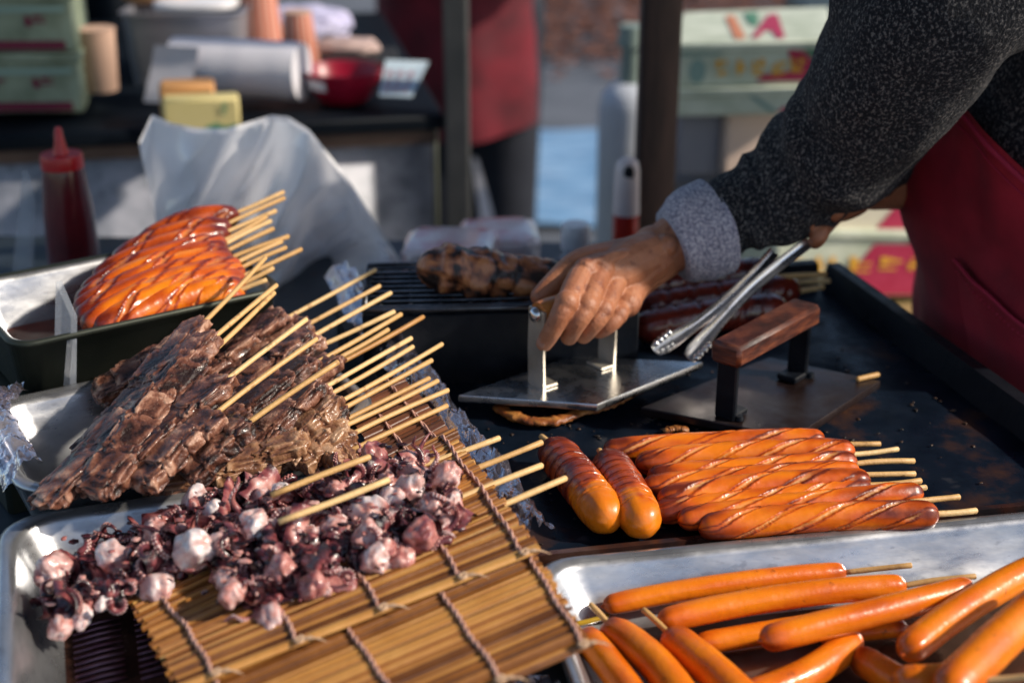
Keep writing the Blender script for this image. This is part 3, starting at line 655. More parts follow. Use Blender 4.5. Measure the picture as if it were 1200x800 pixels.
# ---- squid skewers
def squid_mb(p0, p1, seed, w=.017, dens=1.0):
    rnd = random.Random(seed); p0, p1 = V(p0), V(p1); ax_ = (p1 - p0).normalized(); L = (p1 - p0).length
    sd = ax_.cross(V((0, 0, 1))).normalized(); up = sd.cross(ax_).normalized(); m = MB()
    def bulb(c, r, dirv, long=1.35, base=.16):
        d = dirv.normalized(); a = d.orthogonal().normalized(); b_ = d.cross(a); so = rnd.uniform(0, 90)
        Mx = Matrix((d * r * long, a * r, b_ * r * rnd.uniform(.8, 1))).transposed(); bs = base + rnd.uniform(-.08, .10)
        m.blob(c, Mx, 13, .90, lambda q: 1 + .27 * fbm(q, 1.3, 2, so) + .07 * fbm(q, 4, 3, so) - .16 * math.exp(-((q.x + .15) / .10) ** 2) - .3 * sstep(-.3, -1, q.x),
               lambda q: max(0, min(1, bs + .60 * sstep(.15, -.75, q.x) + .22 * fbm(q, 2.2, 4, so + 5) + .25 * math.exp(-((q.x + .15) / .12) ** 2))))
    def flap(c, r):
        d = V((rnd.gauss(0, 1), rnd.gauss(0, 1), rnd.gauss(0, .5))).normalized(); a = d.orthogonal().normalized(); b_ = d.cross(a); so = rnd.uniform(0, 90)
        curl = rnd.uniform(1.6, 3.4); R_ = r * rnd.uniform(.55, .8); bs = rnd.uniform(.22, .68); wd = r * rnd.uniform(.8, 1.3)
        def fn(u, v):
            th = (u - .5) * curl * 1.6; k = 1 + .25 * nz((u * 3, v * 3, 0), 1, so); s_ = (v - .5) * 2
            return c + (a * math.sin(th) + b_ * (math.cos(th) - .7)) * R_ * k + d * wd * s_ * (1 + .2 * nz((u * 4, v, 3), 1, so)) + b_ * r * .2 * nz((u * 4, v * 4, 5), 1, so)
        nu, nv = 16, 10
        o = len(m.v); m.grid(fn, nu, nv, lambda u, v: max(0, min(1, bs + .35 * (sstep(.3, .5, abs(u - .5)) + sstep(.3, .5, abs(v - .5))) * .8 + .3 * nz((u * 5, v * 5, 0), 1, so))))
        # thickness
        b2 = len(m.v); n0 = (nu + 1) * (nv + 1)
        vs = [m.v[o + i] + (c - b_ * R_ * .7 - m.v[o + i]).normalized() * .0016 for i in range(n0)]
        fs = [(j * (nu + 1) + i, (j + 1) * (nu + 1) + i, (j + 1) * (nu + 1) + i + 1, j * (nu + 1) + i + 1) for j in range(nv) for i in range(nu)]
        m.add(vs, fs, [min(1, .1 + x) for x in m.t[o:o + n0]])
    def tentacle(c, r):
        n = 17; p = V(c); h = V((rnd.gauss(0, 1), rnd.gauss(0, 1), rnd.gauss(.3, .6))).normalized(); axr = V((rnd.gauss(0, 1), rnd.gauss(0, 1), rnd.gauss(0, 1))).normalized()
        pts = []; rate = rnd.uniform(.22, .5); st = r * rnd.uniform(.16, .24)
        for i in range(n):
            pts.append(p.copy()); p = p + h * st; h = Matrix.Rotation(rate * (1 + i * .04), 3, axr) @ h
        for q in pts:
            if q.z < p0.z - .020: q.z = p0.z - .020
        tn = rnd.uniform(.45, .85)
        rad = [r * .30 * (1 - .75 * i / n) for i in range(n)]
        m.tube(pts, rad, 8, rnd=True, t=tn)
        for i in range(1, n - 3):
            if rnd.random() < .95:
                tg = (pts[i + 1] - pts[i - 1]).normalized(); o_ = tg.cross(axr).normalized()
                for sgn in (-.5, .5):
                    q = pts[i] + (axr * sgn * .9 + o_ * .8) * rad[i]
                    rr = rad[i] * .42
                    m.blob(q, Matrix.Identity(3) * rr, 3, 1.0, None, lambda d: min(1, max(.1, tn - .42 + rnd.uniform(-.1, .2))))
    def crumbs(c, r):
        for _ in range(rnd.randint(7, 14)):
            q = c + V((rnd.gauss(0, 1), rnd.gauss(0, 1), rnd.gauss(0, .7))) * r * .55; tn = rnd.choice((.3, .5, .75, .9, .9))
            m.blob(q, Matrix.Diagonal((rnd.uniform(.001, .004), rnd.uniform(.001, .003), rnd.uniform(.0006, .0014))), 4, 1.0, lambda d: 1 + .6 * nz(d, 2, q.x * 999), lambda d: tn)
    n = max(5, int(L / .0215 * dens + .5)); step = L / n
    for k in range(n):
        f = (k + .5 + rnd.uniform(-.12, .12)) / n; c0 = p0 + ax_ * L * f; so = rnd.uniform(0, 99)
        # dark mass of folded arms around the stick
        m.blob(c0, Matrix((ax_ * step * .62, sd * w * .85, up * w * .62)).transposed(), 12, 1.0, lambda q: 1 + .34 * fbm(q, 1.6, 3, so) + .14 * fbm(q, 5, 2, so), lambda q: .74 + .4 * fbm(q, 2.2, 4, so))
        for _ in range(rnd.choice((3, 4, 4, 5))):
            tentacle(c0 + ax_ * rnd.uniform(-.5, .5) * step + sd * rnd.gauss(0, .55) * w + up * rnd.uniform(.1, .65) * w, w * rnd.uniform(.42, .66))
        for _ in range(rnd.choice((1, 2, 2, 3))):
            flap(c0 + ax_ * rnd.uniform(-.5, .5) * step + sd * rnd.gauss(0, .5) * w + up * rnd.uniform(.25, .6) * w, w * rnd.uniform(.50, .82))
        # the pale round bodies, most of them hanging on the viewer's side
        vs_ = sd if sd.y < 0 else -sd
        for b_i in range(rnd.choice((1, 2, 2, 2))):
            hang = vs_ * (1 if rnd.random() < .68 else -1) * rnd.uniform(.6, 1.2) + up * rnd.uniform(-.25, .8) + ax_ * rnd.uniform(-.7, .7)
            hang.normalize(); r_ = w * rnd.uniform(.44, .74) * (1 if b_i == 0 else .72)
            c = c0 + ax_ * rnd.uniform(-.45, .45) * step + hang * w * .75 + up * w * .12
            bulb(c, r_, hang, rnd.uniform(1.15, 1.9), rnd.choice((.10, .16, .22, .30, .38)))
        crumbs(c0 + up * w * .5, w)
    return m
SQ = [
 ((318, 580), (433, 535), (82, 672), .042, .060, 'backmost one, stick passing in front of the meat'),
 ((327, 611), (455, 562), (70, 716), .044, .060, 'second from the back, stick resting over the squid heap'),
 ((490, 545), (585, 513), (200, 655), .052, .060, 'third from the back, with its short stick just past the bamboo corner'),
 ((528, 558), (635, 518), (250, 680), .052, .062, 'middle one, stick tip touching a griddled sausage'),
 ((520, 592), (635, 545), (268, 700), .052, .060, 'second from the front edge of the heap'),
 ((548, 610), (663, 560), (292, 722), .050, .058, 'front one lying along the bamboo, with big pale bulbs'),
]
for i, (e, s, tp, z0, z1, lab) in enumerate(SQ):
    pe, ps = P(*e, z0), P(*s, z1); tip = P(*tp, z0 - (.020 if i > 1 else .028))
    body = squid_mb(pe, tip, 410 + i, .0165 if i < 2 else .0155)
    skewer('squid_skewer', body, (pe + (tip - pe) * .1, ps) if i > 1 else (P(*e, .066 + .002 * i), P(*s, .074 + .002 * i)), SQUID, 'grilled squid skewer, ' + lab, 'grilled squid skewers on the bamboo', 'squid skewer', STICK, 'squid', 500 + i, .0021)
body = squid_mb(P(470, 552, .030), P(340, 590, .022), 431, .016)
skewer('squid_skewer', body, (P(470, 552, .032), P(350, 588, .022)), SQUID, 'grilled squid skewer, hidden one between the meat tray and the heap, its stick unseen', 'grilled squid skewers on the bamboo', 'squid skewer', STICK, 'squid', 511)
# ---- press (shiny) with orange handle
def press_shiny():
    zt = .020
    A, B, C_, D_ = P(537, 463, zt), P(668, 417, zt), P(824, 424, zt), P(700, 474, zt)
    root = thing('grill_press', (A + C_) / 2, 'shiny steel grill press with orange wooden handle held by the hand', 'grill press')
    m = MB(); c = (A + B + C_ + D_) / 4
    def ringat(k, z): return [V((c.x + (p.x - c.x) * k, c.y + (p.y - c.y) * k, z)) for p in (A, D_, C_, B)]
    m.rings([ringat(.985, zt - .006), ringat(1, zt - .005), ringat(1, zt - .001), ringat(.988, zt)])
    build('press_plate', m, STEEL2, root, auto=30)
    f0 = P(629, 452, zt); r0 = P(711, 426, zt); hx = (r0 - f0).normalized(); hy = V((-hx.y, hx.x, 0)); H = .066
    for p, s_ in ((f0, -1), (r0, 1)):
        m = MB(); b_ = p
        prof = [(0, 0), (.0, .008), (.0006, .03), (.0, .05), (-.0003, H)]
        rings = []
        for dx, z in prof:
            o = b_ + V((0, 0, z)) + hx * dx * s_
            rings.append([o + hx * .0011 + hy * .0100, o - hx * .0011 + hy * .0100, o - hx * .0011 - hy * .0100, o + hx * .0011 - hy * .0100])
        m.rings(rings)
        for th in range(8):
            pass
        m.box(b_ + hx * s_ * -.007 + V((0, 0, .0016)), (.014, .020, .0022), rz=math.atan2(hx.y, hx.x), bev=.0006)
        build('post', m, POSTST, root, auto=30)
        tb = b_ + V((0, 0, H - .004))
        m = MB(); Mx = Matrix((hy, V((0, 0, 1)), hx * s_)).transposed()
        m.lathe([(.0001, .0012), (.0062, .0012), (.0062, .002), (.0052, .0045), (.003, .006), (.0001, .0062)], tb, 18, Mx)
        build('bolt', m, STEEL2, root)
    a, b_ = f0 + V((0, 0, H - .004)) + hx * .0012, r0 + V((0, 0, H - .004)) - hx * .0012
    m = MB(); n = 12; m.tube([a.lerp(b_, i / n) for i in range(n + 1)], [.0095, .0105] + [.0112] * (n - 3) + [.0105, .0095], 20)
    build('handle', m, HANDLE_WOOD, root, auto=40)
    return f0, r0, hx, hy, H, zt
pf0, pr0, phx, phy, pH, pzt = press_shiny()
def crisp(name, path, w, seed, lab):
    m = MB(); so = seed
    pts = bez(path[0], path[1], path[2], 60)
    m.tube(pts, [w * (.6 + .5 * abs(nz((i * .25, 0, 0), 1, so))) for i in range(60)], 14, rnd=True, flat=.55,
           prof=lambda f, th: (1 + .3 * fbm((f * 14, math.cos(th), math.sin(th)), 1.5, 3, so), .3 + .5 * fbm((f * 9, math.cos(th), math.sin(th)), 1, 3, so + 4), 0))
    tag(build(name, m, M('crisp_meat', None, ramp=[(.1, (.48, .20, .05)), (.45, (.26, .075, .018)), (.9, (.04, .014, .01))], scale=80, attr=.6, rough=.2, r2=.5, bump=.6, bscale=250), org=path[1]), lab, 'meat')
crisp('crisp_meat_strip', (P(585, 478, .006), P(640, 515, .007), P(700, 470, .007)), .008, 2.2, 'crisp golden meat strip squeezed out below the shiny press corner')
crisp('crisp_meat_strip', (P(690, 482, .006), P(720, 475, .007), P(752, 455, .006)), .006, 6.1, 'thin crisp meat edge under the long side of the shiny press')
crisp('meat_scrap', (P(782, 504, .004), P(792, 500, .005), P(802, 503, .004)), .005, 8.1, 'small brown meat scrap by the brown press')
# ---- brown press with wooden block handle
zt = .012
A, B, C_, D_ = P(751, 477, zt), P(902, 418, zt), P(1032, 446, zt), P(930, 512, zt)
root = thing('grill_press', (A + C_) / 2, 'browned grill press with black posts and a greasy red wooden bar, standing unused', 'grill press')
m = MB(); c = (A + B + C_ + D_) / 4
def ringat(k, z): return [V((c.x + (p.x - c.x) * k, c.y + (p.y - c.y) * k, z)) for p in (A, D_, C_, B)]
m.rings([ringat(.99, zt - .007), ringat(1, zt - .006), ringat(1, zt - .001), ringat(.99, zt)]); build('press_plate', m, PRESS2, root, auto=30)
n0, f0 = P(850, 490, zt), P(934, 440, zt); hx = (f0 - n0).normalized(); hy = V((-hx.y, hx.x, 0)); H = .054
for p in (n0, f0):
    m = MB(); m.box(p + V((0, 0, H / 2)), (.005, .018, H), rz=math.atan2(hx.y, hx.x), bev=.0012); m.box(p + hx * (.008 if p is n0 else -.008) + V((0, 0, .003)), (.02, .018, .005), rz=math.atan2(hx.y, hx.x), bev=.001)
    m.lathe([(.0001, .004), (.003, .0035), (.004, 0)], p + V((.01, -.004, .001)), 12)
    build('post', m, IRON, root, auto=30)
m = MB(); m.box((n0 + f0) / 2 + V((0, 0, H + .002)) , ((f0 - n0).length + .014, .027, .018), rz=math.atan2(hx.y, hx.x), bev=.003)
build('handle', m, REDWOOD, root, auto=40)
m = MB(); m.tube([P(1006, 444, .014), P(1028, 439, .014)], .0024, 8, rnd=True)
tag(build('bamboo_stick', m, STICK, org=P(1017, 441, .014)), 'short broken stick on the corner of the brown press', 'stick')
# ---- dark glazed sausages behind, on the griddle back
for i, (a, b, z, st, lab) in enumerate([((742, 338), (905, 318), .03, ((900, 326), (968, 322)), 'dark red sausage farthest back, just under the cuff'), ((748, 362), (935, 338), .018, ((925, 332), (972, 329)), 'dark red sausage in the middle of the back row'), ((745, 385), (920, 360), .014, ((915, 345), (965, 336)), 'dark red sausage in front of the back row, behind the tongs')]):
    body = sausage_mb(P(*a, z), P(*b, z), .0155, V((0, 0, .002)), 600 + i, score=2, ncut=6, ns=80, depth=.12)
    skewer('dark_sausage_skewer', body, (P(*st[0], z), P(*st[1], z + .006)), SAUSD, lab, 'dark sausages at the back of the griddle', seed=610 + i, r=.0028)
# ---- wire grill box with roast
gb = thing('charcoal_grill', P(520, 400, .03), 'black box grill with a wire rack at the back of the griddle', 'grill')
ga = math.radians(4)
gl = loc2((P(438, 360, .07).x, P(438, 360, .07).y, 0), ga)
m = MB()
for c_, d_ in (((.105, .004, .022), (.23, .008, .08)), ((.105, .104, .022), (.23, .008, .08)), ((-.006, .054, .022), (.008, .092, .08)), ((.216, .054, .022), (.008, .092, .08)), ((.105, .054, .02), (.212, .092, .01))):
    m.box(gl(*c_), d_, rz=ga, bev=.001)
build('firebox', m, IRON, gb, auto=40)
m = MB()
for k in range(9):
    m.tube([gl(-.004, .008 + k * .0115, .067), gl(.214, .008 + k * .0115, .067)], .0016, 8)
for k in range(9):
    m.tube([gl(.005 + k * .025, .002, .0645), gl(.005 + k * .025, .108, .0645)], .0016, 8)
m.tube([gl(-.008, .0, .067), gl(.22, .0, .067), gl(.22, .108, .067), gl(-.008, .108, .067), gl(-.008, .0, .067)], .0028, 8)
build('wire_rack', m, M('sooty_wire', (.05, .055, .065), (.16, .17, .19), scale=40, rough=.3, metal=.8), gb)
def roast():
    a, b = D(512, 314, 1.135), D(700, 343, 1.150)
    so = 3.3; ang = b - a
    m = MB(); pts = [a.lerp(b, i / 70) for i in range(71)]
    def prof(f, th):
        wob = .35 * nz((f * 5, math.cos(th), math.sin(th)), 1, so + 2)
        seg = (f * 7.5 + wob) % 1.0; g = math.exp(-((seg - .5) / .09) ** 2); row = (th / (2 * PI) * 9 + wob * .8) % 1.0; g2 = math.exp(-((row - .5) / .11) ** 2)
        k = 1 - .07 * g - .08 * g2 + .16 * fbm((f * 9, math.cos(th) * 1.4, math.sin(th) * 1.4), 1, 4, so) - .12 * sstep(.6, 1, f)
        return k, .40 + .35 * max(g, g2) + .7 * fbm((f * 14, math.cos(th) * 1.8, math.sin(th) * 1.8), 1, 4, so + 7), 0
    m.tube(pts, [.0175] + [.021] + [.0232] * 69, 40, rnd=True, prof=prof)
    tag(build('roast_meat_roll', m, RIBS, org=(a + b) / 2), 'browned meat roll scored in squares lying on the wire rack behind the hand', 'meat')
roast()
# ---- pink wrapped packs, white capped bottle
m = MB()
c = D(555, 292, 1.42); 
def pack(cx, cy, Y, wpx, hpx, rz, seed, lab):
    c = D(cx, cy, Y); w = msize(wpx, Y); h = msize(hpx, Y); root = thing('wrapped_meat_pack', c - V((0, 0, h / 2)), lab, 'food pack', 'wrapped packs behind the roast')
    R_ = Matrix.Rotation(rz, 3, 'Z')
    m = MB(); m.blob(c, R_ @ Matrix.Diagonal((w / 2, .045, h / 2)), 22, .35, lambda d: 1 + .05 * fbm(d, 2.5, 3, seed))
    build('wrapping', m, PINKPL, root)
    m = MB(); m.box(c - V((0, 0, h * .36)), (w * .96, .096, h * .2), rz=rz, bev=.006); build('foam_tray', m, WHITEPL, root, auto=40)
pack(528, 297, 1.40, 105, 40, -.1, 2.0, 'pink and white wrapped pack half behind the roast end')
pack(585, 288, 1.47, 90, 46, .05, 7.0, 'pink wrapped pack standing higher behind the roast middle')
def lathe_thing(name, cx, cy, Y, prof_px, parts, lab, cat, group=None):
    """prof_px given per part: list of (half width px, y px)"""
    c = D(cx, cy, Y); root = thing(name, c, lab, cat, group)
    for nm, pr, mt in parts:
        m = MB(); pts = [(msize(h, Y), D(cx, y, Y).z) for h, y in pr]
        pts = sorted(pts, key=lambda q: q[1]) if pts[0][1] > pts[-1][1] else pts
        m.lathe([(.0001, pts[0][1])] + pts + [(.0001, pts[-1][1])], V((c.x, c.y, 0)), 32); build(nm, m, mt, root, auto=50)
    return root
lathe_thing('capped_bottle', 674, 300, 1.42, None, [('bottle_body', [(8, 292), (14, 296), (20, 303), (22, 312), (22, 372)], M('pale_bottle', (.45, .5, .56), rough=.15, trans=.3)), ('cap', [(15, 262), (16.5, 264), (17, 276), (17, 290)], WHITEPL)], 'small bottle with ribbed white cap behind the roast and the hand', 'bottle')
lathe_thing('sauce_bottle', 733, 268, 1.55, None, [('bottle_body', [(15, 250), (15, 330)], M('tomato_sauce', (.40, .02, .02), (.5, .035, .02), scale=20, rough=.2)), ('label_sleeve', [(8, 186), (12, 190), (14, 200), (15.3, 250)], M('white_label', (.66, .56, .55), (.75, .66, .64), scale=30, rough=.4))], 'sauce bottle with white upper sleeve and red lower half beside the wooden post', 'bottle')
c = D(736, 199, 1.55); m = MB(); m.blob(c + V((0, -.0125, 0)), Matrix.Diagonal((msize(6, 1.55), .002, msize(8, 1.55))), 8, .9)
tag(build('bottle_mark', m, BLACKCLOTH, bpy.data.objects.get('sauce_bottle')), None)
# ---- tongs
def tongs():
    T0, T1_ = D(768, 410, 1.075), D(808, 419, 1.07); E0, E1 = D(908, 294, 1.150), D(950, 282, 1.145)
    root = thing('tongs', T0, 'stainless steel tongs lowered over the brown press by the second hand', 'tongs')
    for a, b, s_ in ((T0, E0, 1), (T1_, E1, -1)):
        d = (b - a).normalized(); sd = d.cross(V((0, -.75, .66))).normalized(); up = sd.cross(d).normalized(); L = (b - a).length
        m = MB(); rings = []
        n = 36
        for i in range(n + 1):
            f = i / n; w_ = lerp(.0062, .0043, sstep(.08, .3, f)); 
            if f < .06: w_ = .0046 + .002 * math.sin(f / .06 * PI / 2)
            o = a + d * L * f + sd * s_ * .006 * math.sin(f * PI); dip = .0034 * (1 - .3 * f)
            ring = []
            for j in range(9):
                x = (j / 8 - .5) * 2; ring.append(o + sd * x * w_ + up * (-dip * (1 - x * x)))
            for j in range(8, -1, -1):
                x = (j / 8 - .5) * 2; ring.append(o + sd * x * (w_ + .0009) + up * (-dip * (1 - x * x) - .0014))
            rings.append(ring)
        m.rings(rings); build('arm', m, STEEL2, root, auto=45)
        m = MB()
        for k in range(4):
            m.blob(a + d * (.004 + .005 * k) + sd * s_ * -.004 + up * .0005, Matrix.Identity(3) * .0030, 6)
        build('scalloped_tip', m, STEEL2, root)
tongs()
# ---- acrylic tags
def acr(px, Y, lab):
    root_c = D(px[-1][0], px[-1][1], Y); m = MB(); f_ = [D(x, y, Y) for x, y in px]; b_ = [p + V((.004, .0025, 0)) for p in f_]
    n = len(px); m.add(f_ + b_, [tuple(range(n)), tuple(range(n, 2 * n))[::-1]] + [(i, (i + 1) % n, n + (i + 1) % n, n + i) for i in range(n)])
    tag(build('acrylic_tag', m, ACRYL, smooth=False, org=root_c), lab, 'acrylic tag')
acr([(65, 330), (68, 338), (83, 372), (82, 462), (63, 462)], .99, 'clear pointed acrylic tag standing before the deep sauce tray')
acr([(26, 200), (30, 210), (36, 240), (33, 322), (14, 322)], 1.38, 'clear blurred acrylic tag behind the deep tray corner beside the red bottle')
# ---- squeeze bottle
lathe_thing('squeeze_bottle', 79, 240, 1.40, None, [('bottle_body', [(22.5, 196), (24, 204), (28, 245), (30, 300), (30, 335)], REDPLT), ('cap', [(22.5, 180), (23.5, 183), (23.5, 196)], REDPL), ('nozzle', [(2.5, 149), (4, 152), (6, 168), (9, 180)], REDPL)], 'red squeeze bottle of dark sauce with pointed cap behind the deep tray', 'bottle')
# ---- white bag
def bag():
    top = [(163, 172), (178, 140), (200, 150), (230, 156), (265, 157), (298, 147), (318, 141), (338, 143), (362, 158), (385, 186), (408, 215), (430, 250), (452, 285), (474, 318)]
    bot = [(192, 300), (205, 330), (225, 336), (245, 340), (268, 340), (292, 340), (315, 338), (338, 336), (360, 334), (384, 332), (406, 330), (428, 328), (450, 326), (476, 324)]
    def cv(pts, u):
        f = u * (len(pts) - 1); i = min(int(f), len(pts) - 2); w_ = f - i; return lerp(pts[i][0], pts[i + 1][0], w_), lerp(pts[i][1], pts[i + 1][1], w_)
    root = thing('plastic_bag', D(320, 330, 1.45), 'crumpled white translucent plastic bag standing open on the worktop', 'plastic bag')
    for nm, dy, sd_, sh in (('front_sheet', 0, 1.0, 0), ('rear_sheet', .07, 6.0, 6)):
        def fn(u, v):
            a, b_ = cv(top, u), cv(bot, u); vv = v ** .9; x, y = lerp(a[0], b_[0], vv), lerp(a[1], b_[1], vv)
            fold = .040 * math.sin(u * 16 + v * 3 + sd_) * sstep(0, .5, v + .25) + .026 * nz((u * 7, v * 2, 0), 1, sd_) + .034 * abs(nz((u * 12 + v * 4, v * 1.6, 3), 1, sd_))
            p = D(x, y - sh * (1 - v), 1.43 + dy + .03 * math.sin(v * 2) + fold * (.6 + v)); return p
        m = MB(); m.grid(fn, 110, 44); build(nm, m, BAG, root)
bag()
# ================================================================== the cook
cook = thing('person', (.50, 1.22, -.88), 'cook in dark heather sweater and red apron pressing meat and holding tongs', 'person')
hb = MB()
W = D(772, 296, 1.150)                                   # wrist
def limb(mb, pts, rad, segs=14, flat=1.0, up=None):
    # resample for smoothness (Catmull-Rom)
    P_ = [V(p) for p in pts]; out = []; rr = []
    for i in range(len(P_) - 1):
        p0, p1, p2, p3 = P_[max(i - 1, 0)], P_[i], P_[i + 1], P_[min(i + 2, len(P_) - 1)]
        for k in range(6):
            t_ = k / 6; t2, t3 = t_ * t_, t_ ** 3
            out.append(.5 * ((2 * p1) + (p2 - p0) * t_ + (2 * p0 - 5 * p1 + 4 * p2 - p3) * t2 + (3 * p1 - p0 - 3 * p2 + p3) * t3)); rr.append(lerp(rad[i], rad[i + 1], t_))
    out.append(P_[-1]); rr.append(rad[-1]); mb.tube(out, rr, segs, rnd=True, flat=flat, up=up)
FING = {   # knuckle, middle joint, end joint, tip
 'index': ((686, 320, 1.078), (664, 355, 1.036), (649, 384, 1.030), (638, 402, 1.036), (.0112, .0098, .0086, .0072)),
 'middle': ((705, 319, 1.088), (687, 359, 1.042), (673, 382, 1.036), (667, 394, 1.046), (.0114, .0100, .0090, .0078)),
 'ring': ((724, 326, 1.100), (706, 364, 1.056), (692, 383, 1.050), (684, 393, 1.060), (.0110, .0096, .0086, .0074)),
 'little': ((740, 340, 1.112), (724, 369, 1.074), (711, 383, 1.066), (702, 388, 1.072), (.0100, .0086, .0076, .0066))}
for nm, (k, a, b, c, r) in FING.items():
    K, A_, B_, C_ = D(*k), D(*a), D(*b), D(*c)
    base = W.lerp(K, .55)
    limb(hb, [base, K + V((0, .001, .001)), A_, B_, C_], [.0120, r[0] * .94, r[1] * .92, r[2] * .92, r[3] * .95], 14)
    hb.blob(K + V((0, -.002, .0035)), Matrix.Identity(3) * (r[0] * .92), 8)
    hb.blob(A_ + V((0, -.001, .001)), Matrix.Identity(3) * (r[1] * 1.0), 8)
# thumb lies along the far side of the fist
tb, tm, ti, tt = D(722, 302, 1.125), D(680, 309, 1.098), D(653, 329, 1.080), D(632, 347, 1.070)
limb(hb, [W.lerp(tb, .6), tb, tm, ti, tt], [.017, .0155, .0125, .0102, .0075], 14)
# back of the hand
for k, r in ((D(705, 322, 1.092), .014), (D(724, 318, 1.104), .0165), (D(739, 326, 1.114), .015)):
    limb(hb, [W, W.lerp(k, .5) + V((0, 0, .002)), k], [.021, .0205, r], 16)
limb(hb, [W + V((.004, 0, -.006)), D(742, 333, 1.118), D(735, 356, 1.090)], [.018, .0155, .0115], 14)
limb(hb, [W + V((-.004, 0, .003)), W, D(812, 272, 1.162), D(850, 257, 1.17)], [.021, .0225, .026, .026], 18)
for nm, (k, a, b, c, r) in FING.items():                # tendons and knuckle folds
    K, A_ = D(*k), D(*a); o = V((0, -.010, .0135))
    hb.tube([W.lerp(K, .30) + o * .95, W.lerp(K, .65) + o * 1.0, K + o * .72], [.0022, .0030, .0034], 8, rnd=True)
hb.tube([W + V((.002, -.019, .010)), W.lerp(D(714, 320, 1.10), .5) + V((.004, -.016, .010)), D(712, 336, 1.086)], [.0016, .0022, .0016], 8, rnd=True)
# wrist bone and tendons
hb.blob(W + V((.004, -.016, .012)), Matrix.Identity(3) * .010, 8)
hand = remesh(hb, .0009, 5, .5)
# second hand around the tongs
hb2 = MB()
H2 = D(992, 226, 1.205)
limb(hb2, [D(1032, 186, 1.24), H2, D(974, 238, 1.19)], [.026, .024, .017], 16)
for k, (px, py) in enumerate(((940, 252), (946, 260), (957, 281), (978, 250))):
    limb(hb2, [H2.lerp(D(px, py, 1.17), .4), D(px + 6, py - 14, 1.150), D(px + 2, py - 3, 1.140), D(px - 2, py + 3, 1.150)], [.011, .0088, .0078, .0062], 12)
limb(hb2, [H2, D(962, 228, 1.19), D(944, 242, 1.18), D(932, 254, 1.17)], [.016, .013, .0105, .008], 12)
hand2 = remesh(hb2, .0016, 4, .5)
# hidden rest of the body (inside the clothes) with head
SHN = V((.385, 1.10, .385)); SHF = V((.47, 1.45, .39)); HIP = V((.53, 1.24, -.06))
bd = MB()
bd.blob(V((.54, 1.26, .20)), Matrix.Diagonal((.08, .13, .22)), 14); bd.blob(V((.54, 1.25, -.05)), Matrix.Diagonal((.11, .15, .12)), 14)
limb(bd, [SHN + V((.01, .03, 0)), V((.43, 1.29, .40)), SHF + V((0, -.03, 0))], [.055, .06, .055])
limb(bd, [V((.43, 1.29, .40)), V((.40, 1.27, .50)), V((.385, 1.26, .55))], [.058, .052, .052])
hd = V((.355, 1.25, .62)); bd.blob(hd, Matrix.Diagonal((.092, .074, .112)), 16); bd.blob(hd + V((-.03, -.005, -.055)), Matrix.Diagonal((.055, .055, .055)), 10)
bd.blob(hd + V((-.096, -.01, -.02)), Matrix.Diagonal((.016, .012, .022)), 8)
for s_ in (-1, 1): bd.blob(hd + V((.01, s_ * .075, -.015)), Matrix.Diagonal((.017, .008, .030)), 8)
for y, fx in ((1.15, .0), (1.34, .03)):
    limb(bd, [V((.54, y + .01, -.08)), V((.53 + fx, y, -.28)), V((.53 + fx, y, -.46)), V((.55 + fx, y, -.66)), V((.55 + fx, y, -.83))], [.078, .068, .052, .046, .032])
    limb(bd, [V((.55 + fx, y, -.84)), V((.46 + fx, y - .01, -.855))], [.034, .026])
limb(bd, [SHF, V((.50, 1.42, .22)), V((.44, 1.32, .13)), D(1020, 215, 1.238)], [.045, .040, .034, .026])
limb(bd, [SHN, D(1056, 76, 1.115), D(1008, 148, 1.145), D(955, 198, 1.165), D(905, 234, 1.172), D(850, 257, 1.170)], [.045, .040, .034, .030, .027, .026])
body = remesh(bd, .009, 4, .5)
skin = MB(); skin.add(hand.v, hand.f); skin.add(hand2.v, hand2.f); skin.add(body.v, body.f)
build('body', skin, SKIN, cook)
# nails
for nm, (k, a, b, c, r) in FING.items():
    B_, C_ = D(*b), D(*c); d = (C_ - B_).normalized(); out = V((-.45, -.75, .35)); out = (out - d * out.dot(d)).normalized(); sd = d.cross(out)
    m = MB(); m.blob(B_.lerp(C_, .78) + out * r[3] * .80, Matrix((d * .0052, sd * r[3] * .62, out * .0016)).transposed(), 6, .8); 
    if nm in ('index',): build('finger_nail', m, NAIL, cook)
# sleeve
def cloth_tube(path, rad, ns, sg, wr, seed, flat=1.0, fold=None, up=None):
    P_ = [V(p) for p in path]; pts = []; rr = []
    for i in range(len(P_) - 1):
        p0, p1, p2, p3 = P_[max(i - 1, 0)], P_[i], P_[i + 1], P_[min(i + 2, len(P_) - 1)]
        for k in range(ns):
            t_ = k / ns; t2, t3 = t_ * t_, t_ ** 3
            pts.append(.5 * ((2 * p1) + (p2 - p0) * t_ + (2 * p0 - 5 * p1 + 4 * p2 - p3) * t2 + (3 * p1 - p0 - 3 * p2 + p3) * t3)); rr.append(lerp(rad[i], rad[i + 1], sstep(0, 1, t_) * .5 + t_ * .5))
    pts.append(P_[-1]); rr.append(rad[-1])
    def prof(f, th):
        k = 1 + wr * (fbm((f * 5, math.cos(th) * 1.3, math.sin(th) * 1.3), 1, 3, seed))
        if fold: k += fold(f, th)
        return k, 0, 0
    m = MB(); m.tube(pts, rr, sg, prof=prof, cap=True, flat=flat, up=up); return m
